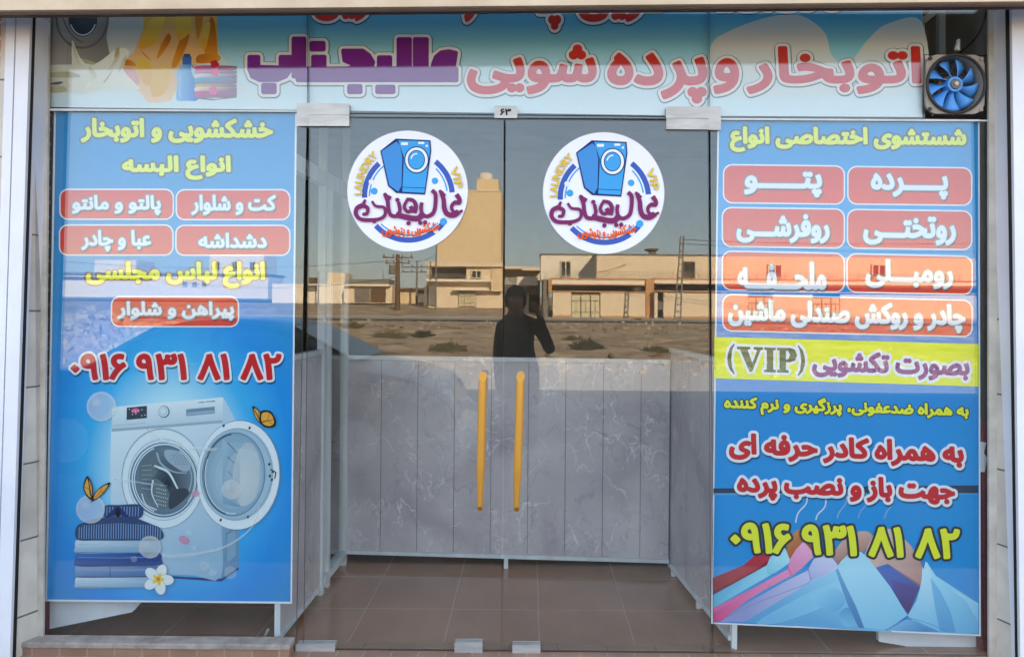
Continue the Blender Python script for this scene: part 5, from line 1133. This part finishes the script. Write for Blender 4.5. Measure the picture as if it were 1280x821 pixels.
# low earth banks on the lot
m = MB(); N1, N2 = 90, 26; vs = []
for j in range(N2):
    for i in range(N1):
        x = -30 + 60 * i / (N1 - 1); Y = 17.5 + 22 * j / (N2 - 1); e = min(j, N2 - 1 - j, 4) / 4
        vs.append((x, -Y, zg(Y) - .03 + e * max(0, .28 * noise.noise((x * .25, Y * .35, 3)) + .12 * noise.noise((x, Y, 5)) + .14)))
m.mesh(vs, [(j * N1 + i, (j + 1) * N1 + i, (j + 1) * N1 + i + 1, j * N1 + i + 1) for j in range(N2 - 1) for i in range(N1 - 1)], M_soil)
tag(m.build('earth_banks'), kind='structure')
m = MB(); pf = lambda x, Y: max(0, .95 * math.exp(-((x + 12.5) / 3.2) ** 2 - ((Y - 19) / 2) ** 2)) * (1 + .25 * math.sin(x * 2.3))
vs = []
for j in range(20):
    for i in range(50): x, Y = -20 + 15 * i / 49, 14.6 + 9 * j / 19; vs.append((x, -Y, zg(Y) + pf(x, Y) - .02 + .12 * noise.noise((x * 1.7, Y * 1.7, 1)) * min(1, pf(x, Y) * 4)))
m.mesh(vs, [(j * 50 + i, (j + 1) * 50 + i, (j + 1) * 50 + i + 1, j * 50 + i + 1) for j in range(19) for i in range(49)], M_gravel)
stones(m, 900, -18, -7.5, 16.5, 21.5, .05, .2, M_stone, 9, 0, pf)
tag(m.build('rubble_heap'), 'pale heap of broken rubble by the road', 'rubble', kind='stuff')

# ------------------------------------------------------------------ the parked car beside the photographer
car = thing('parked_car', (-2.85, -4.5, -.15), 'dark saloon car parked along the road behind the photographer', 'car')
M_car = flat('dark car paint', C('20262e'), .3, 0, .3); M_cg = flat('car window glass', C('15181c'), .05, 0, .6)
CX0, GZ = -5.0, -.15
prof = [(0.0, .42), (.02, .62), (.10, .80), (.55, .92), (.95, .97), (1.35, 1.22), (1.75, 1.37), (2.2, 1.40), (2.65, 1.36), (3.05, 1.18), (3.42, .98), (3.9, .90), (4.22, .76), (4.30, .58), (4.30, .40), (4.22, .26), (.1, .26)]
pr = smooth_loop(prof, 3); nP = len(pr); m = MB(); rings = []
for yy, sc in ((-.85, .80), (-.83, .96), (-.78, 1), (0, 1.012), (.78, 1), (.83, .96), (.85, .80)):
    ring = []
    for x, z in pr:
        zz = .26 + (z - .26) * (1 if abs(yy) < .8 else (.99 if z < .95 else .97)); top = max(0, (z - .95) / .45)
        yv = yy * (1 - .22 * top); ring.append((CX0 + 2.15 + (x - 2.15) * (1 if abs(yy) < .8 else .985), -4.5 + yv, GZ + zz))
    rings.append(ring)
vs = [p for r_ in rings for p in r_]; fs = [tuple(range(nP - 1, -1, -1)), tuple(range((len(rings) - 1) * nP, len(rings) * nP))]
for k in range(len(rings) - 1):
    for i in range(nP): fs.append((k * nP + i, k * nP + (i + 1) % nP, (k + 1) * nP + (i + 1) % nP, (k + 1) * nP + i))
m.mesh(vs, fs, M_car); m.build('body', car, smooth=True)
def cy(z, s): top = max(0, (z - .95) / .45); return -4.5 + s * (.853 * (1 - .22 * top) + .006)
for s in (-1, 1):
    for q in (((1.12, .99), (1.42, 1.20), (1.78, 1.32), (2.1, 1.34), (2.1, .985)), ((2.18, .985), (2.18, 1.34), (2.6, 1.31), (2.95, 1.17), (3.2, 1.0))):
        m = MB(); m.slab([(CX0 + x, cy(z, s), GZ + z) for x, z in q], (0, s * .006, 0), M_cg); m.build('side_window', car)
    for x in (.85, 3.45):
        m = MB(); c = Vector((CX0 + x, -4.5 + s * .70, GZ + .31)); m.tube([c, c + Vector((0, s * .17, 0))], .31, M_black, 24); wh = m.build('wheel', car)
        m = MB(); m.tube([c + Vector((0, s * .165, 0)), c + Vector((0, s * .18, 0))], .2, M_steel, 18); m.build('rim', wh)
    m = MB(); m.slab([(CX0 + x, -4.5 + s * .868, GZ + z) for x, z in ((2.25, .86), (2.42, .86), (2.42, .89), (2.25, .89))], (0, s * .02, 0), M_steel); m.build('door_handle', car)
    m = MB(); m.slab([(CX0 + 4.262, -4.5 + s * .5, GZ + .66), (CX0 + 4.225, -4.5 + s * .78, GZ + .66), (CX0 + 4.19, -4.5 + s * .78, GZ + .76), (CX0 + 4.23, -4.5 + s * .5, GZ + .76)], (.035, 0, 0), M_paper); m.build('headlight', car)
    m = MB(); m.box(CX0 + 2.98, CX0 + 3.14, *sorted((-4.5 + s * .85, -4.5 + s * 1.0)), GZ + .95, GZ + 1.06, M_car); m.build('wing_mirror', car, bevel=.01)
m = MB(); m.slab([(CX0 + 3.38, -4.5 - .66, GZ + 1.02), (CX0 + 3.38, -4.5 + .66, GZ + 1.02), (CX0 + 2.78, -4.5 + .57, GZ + 1.33), (CX0 + 2.78, -4.5 - .57, GZ + 1.33)], (.012, 0, .015), M_cg); m.build('windscreen', car)
m = MB(); m.slab([(CX0 + 1.0, -4.5 - .66, GZ + 1.02), (CX0 + 1.0, -4.5 + .66, GZ + 1.02), (CX0 + 1.5, -4.5 + .57, GZ + 1.32), (CX0 + 1.5, -4.5 - .57, GZ + 1.32)], (-.012, 0, .015), M_cg); m.build('rear_window', car)

# ------------------------------------------------------------------ the photographer, mirrored in the doors
M_skin = flat('skin', C('b5856a'), .55); M_hair = flat('black hair', C('17130f'), .7); M_jkt = noisy('black jacket', C('2c2c2f'), C('3c3c40'), 20, .9); M_trs = flat('dark trousers', C('1c1f26'), .9)
pv = [(-.08, -3.36, .80, .15, .11), (-.085, -3.365, .98, .145, .11), (-.09, -3.36, 1.14, .165, .115), (-.10, -3.355, 1.27, .085, .075), (-.115, -3.335, 1.35, .056, .056), (-.12, -3.31, 1.405, .075, .085), (-.12, -3.315, 1.47, .082, .10), (-.12, -3.32, 1.515, .06, .075)]
E_ = [(i, i + 1) for i in range(7)]
def chain(root, pts):
    prev = root
    for p in pts: pv.append(p); E_.append((prev, len(pv) - 1)); prev = len(pv) - 1
    return prev
chain(5, [(-.12, -3.215, 1.425, .018, .02)])
rh = chain(3, [(.06, -3.35, 1.24, .07, .065), (.145, -3.30, 1.11, .058, .058), (.18, -3.235, 1.02, .052, .052), (.125, -3.17, 1.18, .044, .044), (.085, -3.125, 1.32, .03, .026), (.07, -3.115, 1.365, .034, .018)])
for k in range(4): chain(rh, [(.062 - .004 * k, -3.10 + .002 * k, 1.375 + .016 * k, .009, .009), (.035, -3.092, 1.380 + .018 * k, .0085, .0085), (.018, -3.094, 1.382 + .018 * k, .008, .008)])
chain(rh, [(.05, -3.125, 1.352, .010, .010), (.03, -3.122, 1.366, .009, .009)])
lh = chain(3, [(-.235, -3.36, 1.22, .068, .065), (-.262, -3.365, 1.06, .055, .055), (-.268, -3.36, .96, .048, .048), (-.262, -3.31, .82, .04, .04), (-.257, -3.26, .71, .027, .03), (-.255, -3.24, .66, .018, .036)])
for k in range(4): chain(lh, [(-.253, -3.265 + .018 * k, .61, .009, .009), (-.25, -3.262 + .018 * k, .575, .0085, .0085), (-.24, -3.262 + .018 * k, .548, .008, .008)])
chain(lh, [(-.24, -3.20, .65, .010, .010), (-.23, -3.185, .615, .009, .009)])
for s in (-1, 1): chain(0, [(-.08 + s * .09, -3.36, .74, .095, .10), (-.08 + s * .10, -3.355, .50, .075, .075), (-.08 + s * .105, -3.345, .34, .058, .06), (-.08 + s * .105, -3.36, .12, .05, .055), (-.08 + s * .105, -3.37, -.06, .04, .045), (-.08 + s * .11, -3.32, -.105, .042, .035), (-.08 + s * .115, -3.21, -.12, .04, .025)])
me = bpy.data.meshes.new('person'); me.from_pydata([p[:3] for p in pv], E_, []); o = bpy.data.objects.new('tmp', me); COL.objects.link(o)
sk = o.modifiers.new('skin', 'SKIN'); sk.use_smooth_shade = True
for i, p in enumerate(pv): me.skin_vertices[0].data[i].radius = p[3:5]
me.skin_vertices[0].data[0].use_root = True
o.modifiers.new('sub', 'SUBSURF').levels = 2
o.modifiers['sub'].render_levels = 2
dg = bpy.context.evaluated_depsgraph_get(); bme = bpy.data.meshes.new_from_object(o.evaluated_get(dg)); bpy.data.objects.remove(o)
bme.materials.clear()
for m_ in (M_jkt, M_trs, M_skin, M_hair): bme.materials.append(m_)
for p in bme.polygons:
    c = p.center; k = 0
    if c.z < .80 and c.x > -.225: k = 1
    if c.z < -.04: k = 3
    if c.z > 1.33 and c.x < 0: k = 2
    if c.x > .0 and c.z > 1.325 and c.y > -3.2: k = 2
    if c.x < -.215 and c.y > -3.31 and c.z < .70: k = 2
    p.material_index = k; p.use_smooth = True
base = Vector((-.08, -3.35, -.15)); bme.transform(Matrix.Translation(-base)); bme.name = 'person'
person = bpy.data.objects.new('person', bme); COL.objects.link(person); person.location = base
tag(person, 'person in black jacket and dark trousers holding up a phone in the road', 'person')
bm = bmesh.new(); bmesh.ops.create_uvsphere(bm, u_segments=24, v_segments=16, radius=1)
hv = [(Vector((v.co.x * .098, v.co.y * .118, v.co.z * .112)) + Vector((-.12, -3.335, 1.465))) for v in bm.verts]; hf = [tuple(v.index for v in f.verts) for f in bm.faces]; bm.free()
keep = [f for f in hf if not all(hv[i].y > -3.30 and hv[i].z < 1.50 for i in f) and not all(hv[i].z < 1.38 for i in f)]
m = MB(); m.mesh(hv, keep, M_hair); m.build('hair', person, smooth=True)
for s in (-1, 1):
    m = MB(); c = Vector((-.12 + s * .033, -3.222, 1.452)); m.tube([c - Vector((0, .01, 0)), c, c + Vector((0, .006, 0))], [.013, .012, .004], M_white, 10); m.build('eye', person, smooth=True)
m = MB(); m.slab([(-.005, -3.108, 1.352), (.073, -3.108, 1.352), (.073, -3.108, 1.50), (-.005, -3.108, 1.50)], (0, .009, 0), M_black)
ph = thing('mobile_phone', (.03, -3.105, 1.35), 'dark mobile phone held up by the photographer', 'phone')
m.build('case', ph, bevel=.002); m = MB(); m.slab([(0, -3.1085, 1.36), (.068, -3.1085, 1.36), (.068, -3.1085, 1.492), (0, -3.1085, 1.492)], (0, -.0008, 0), M_cg); m.build('screen', ph)
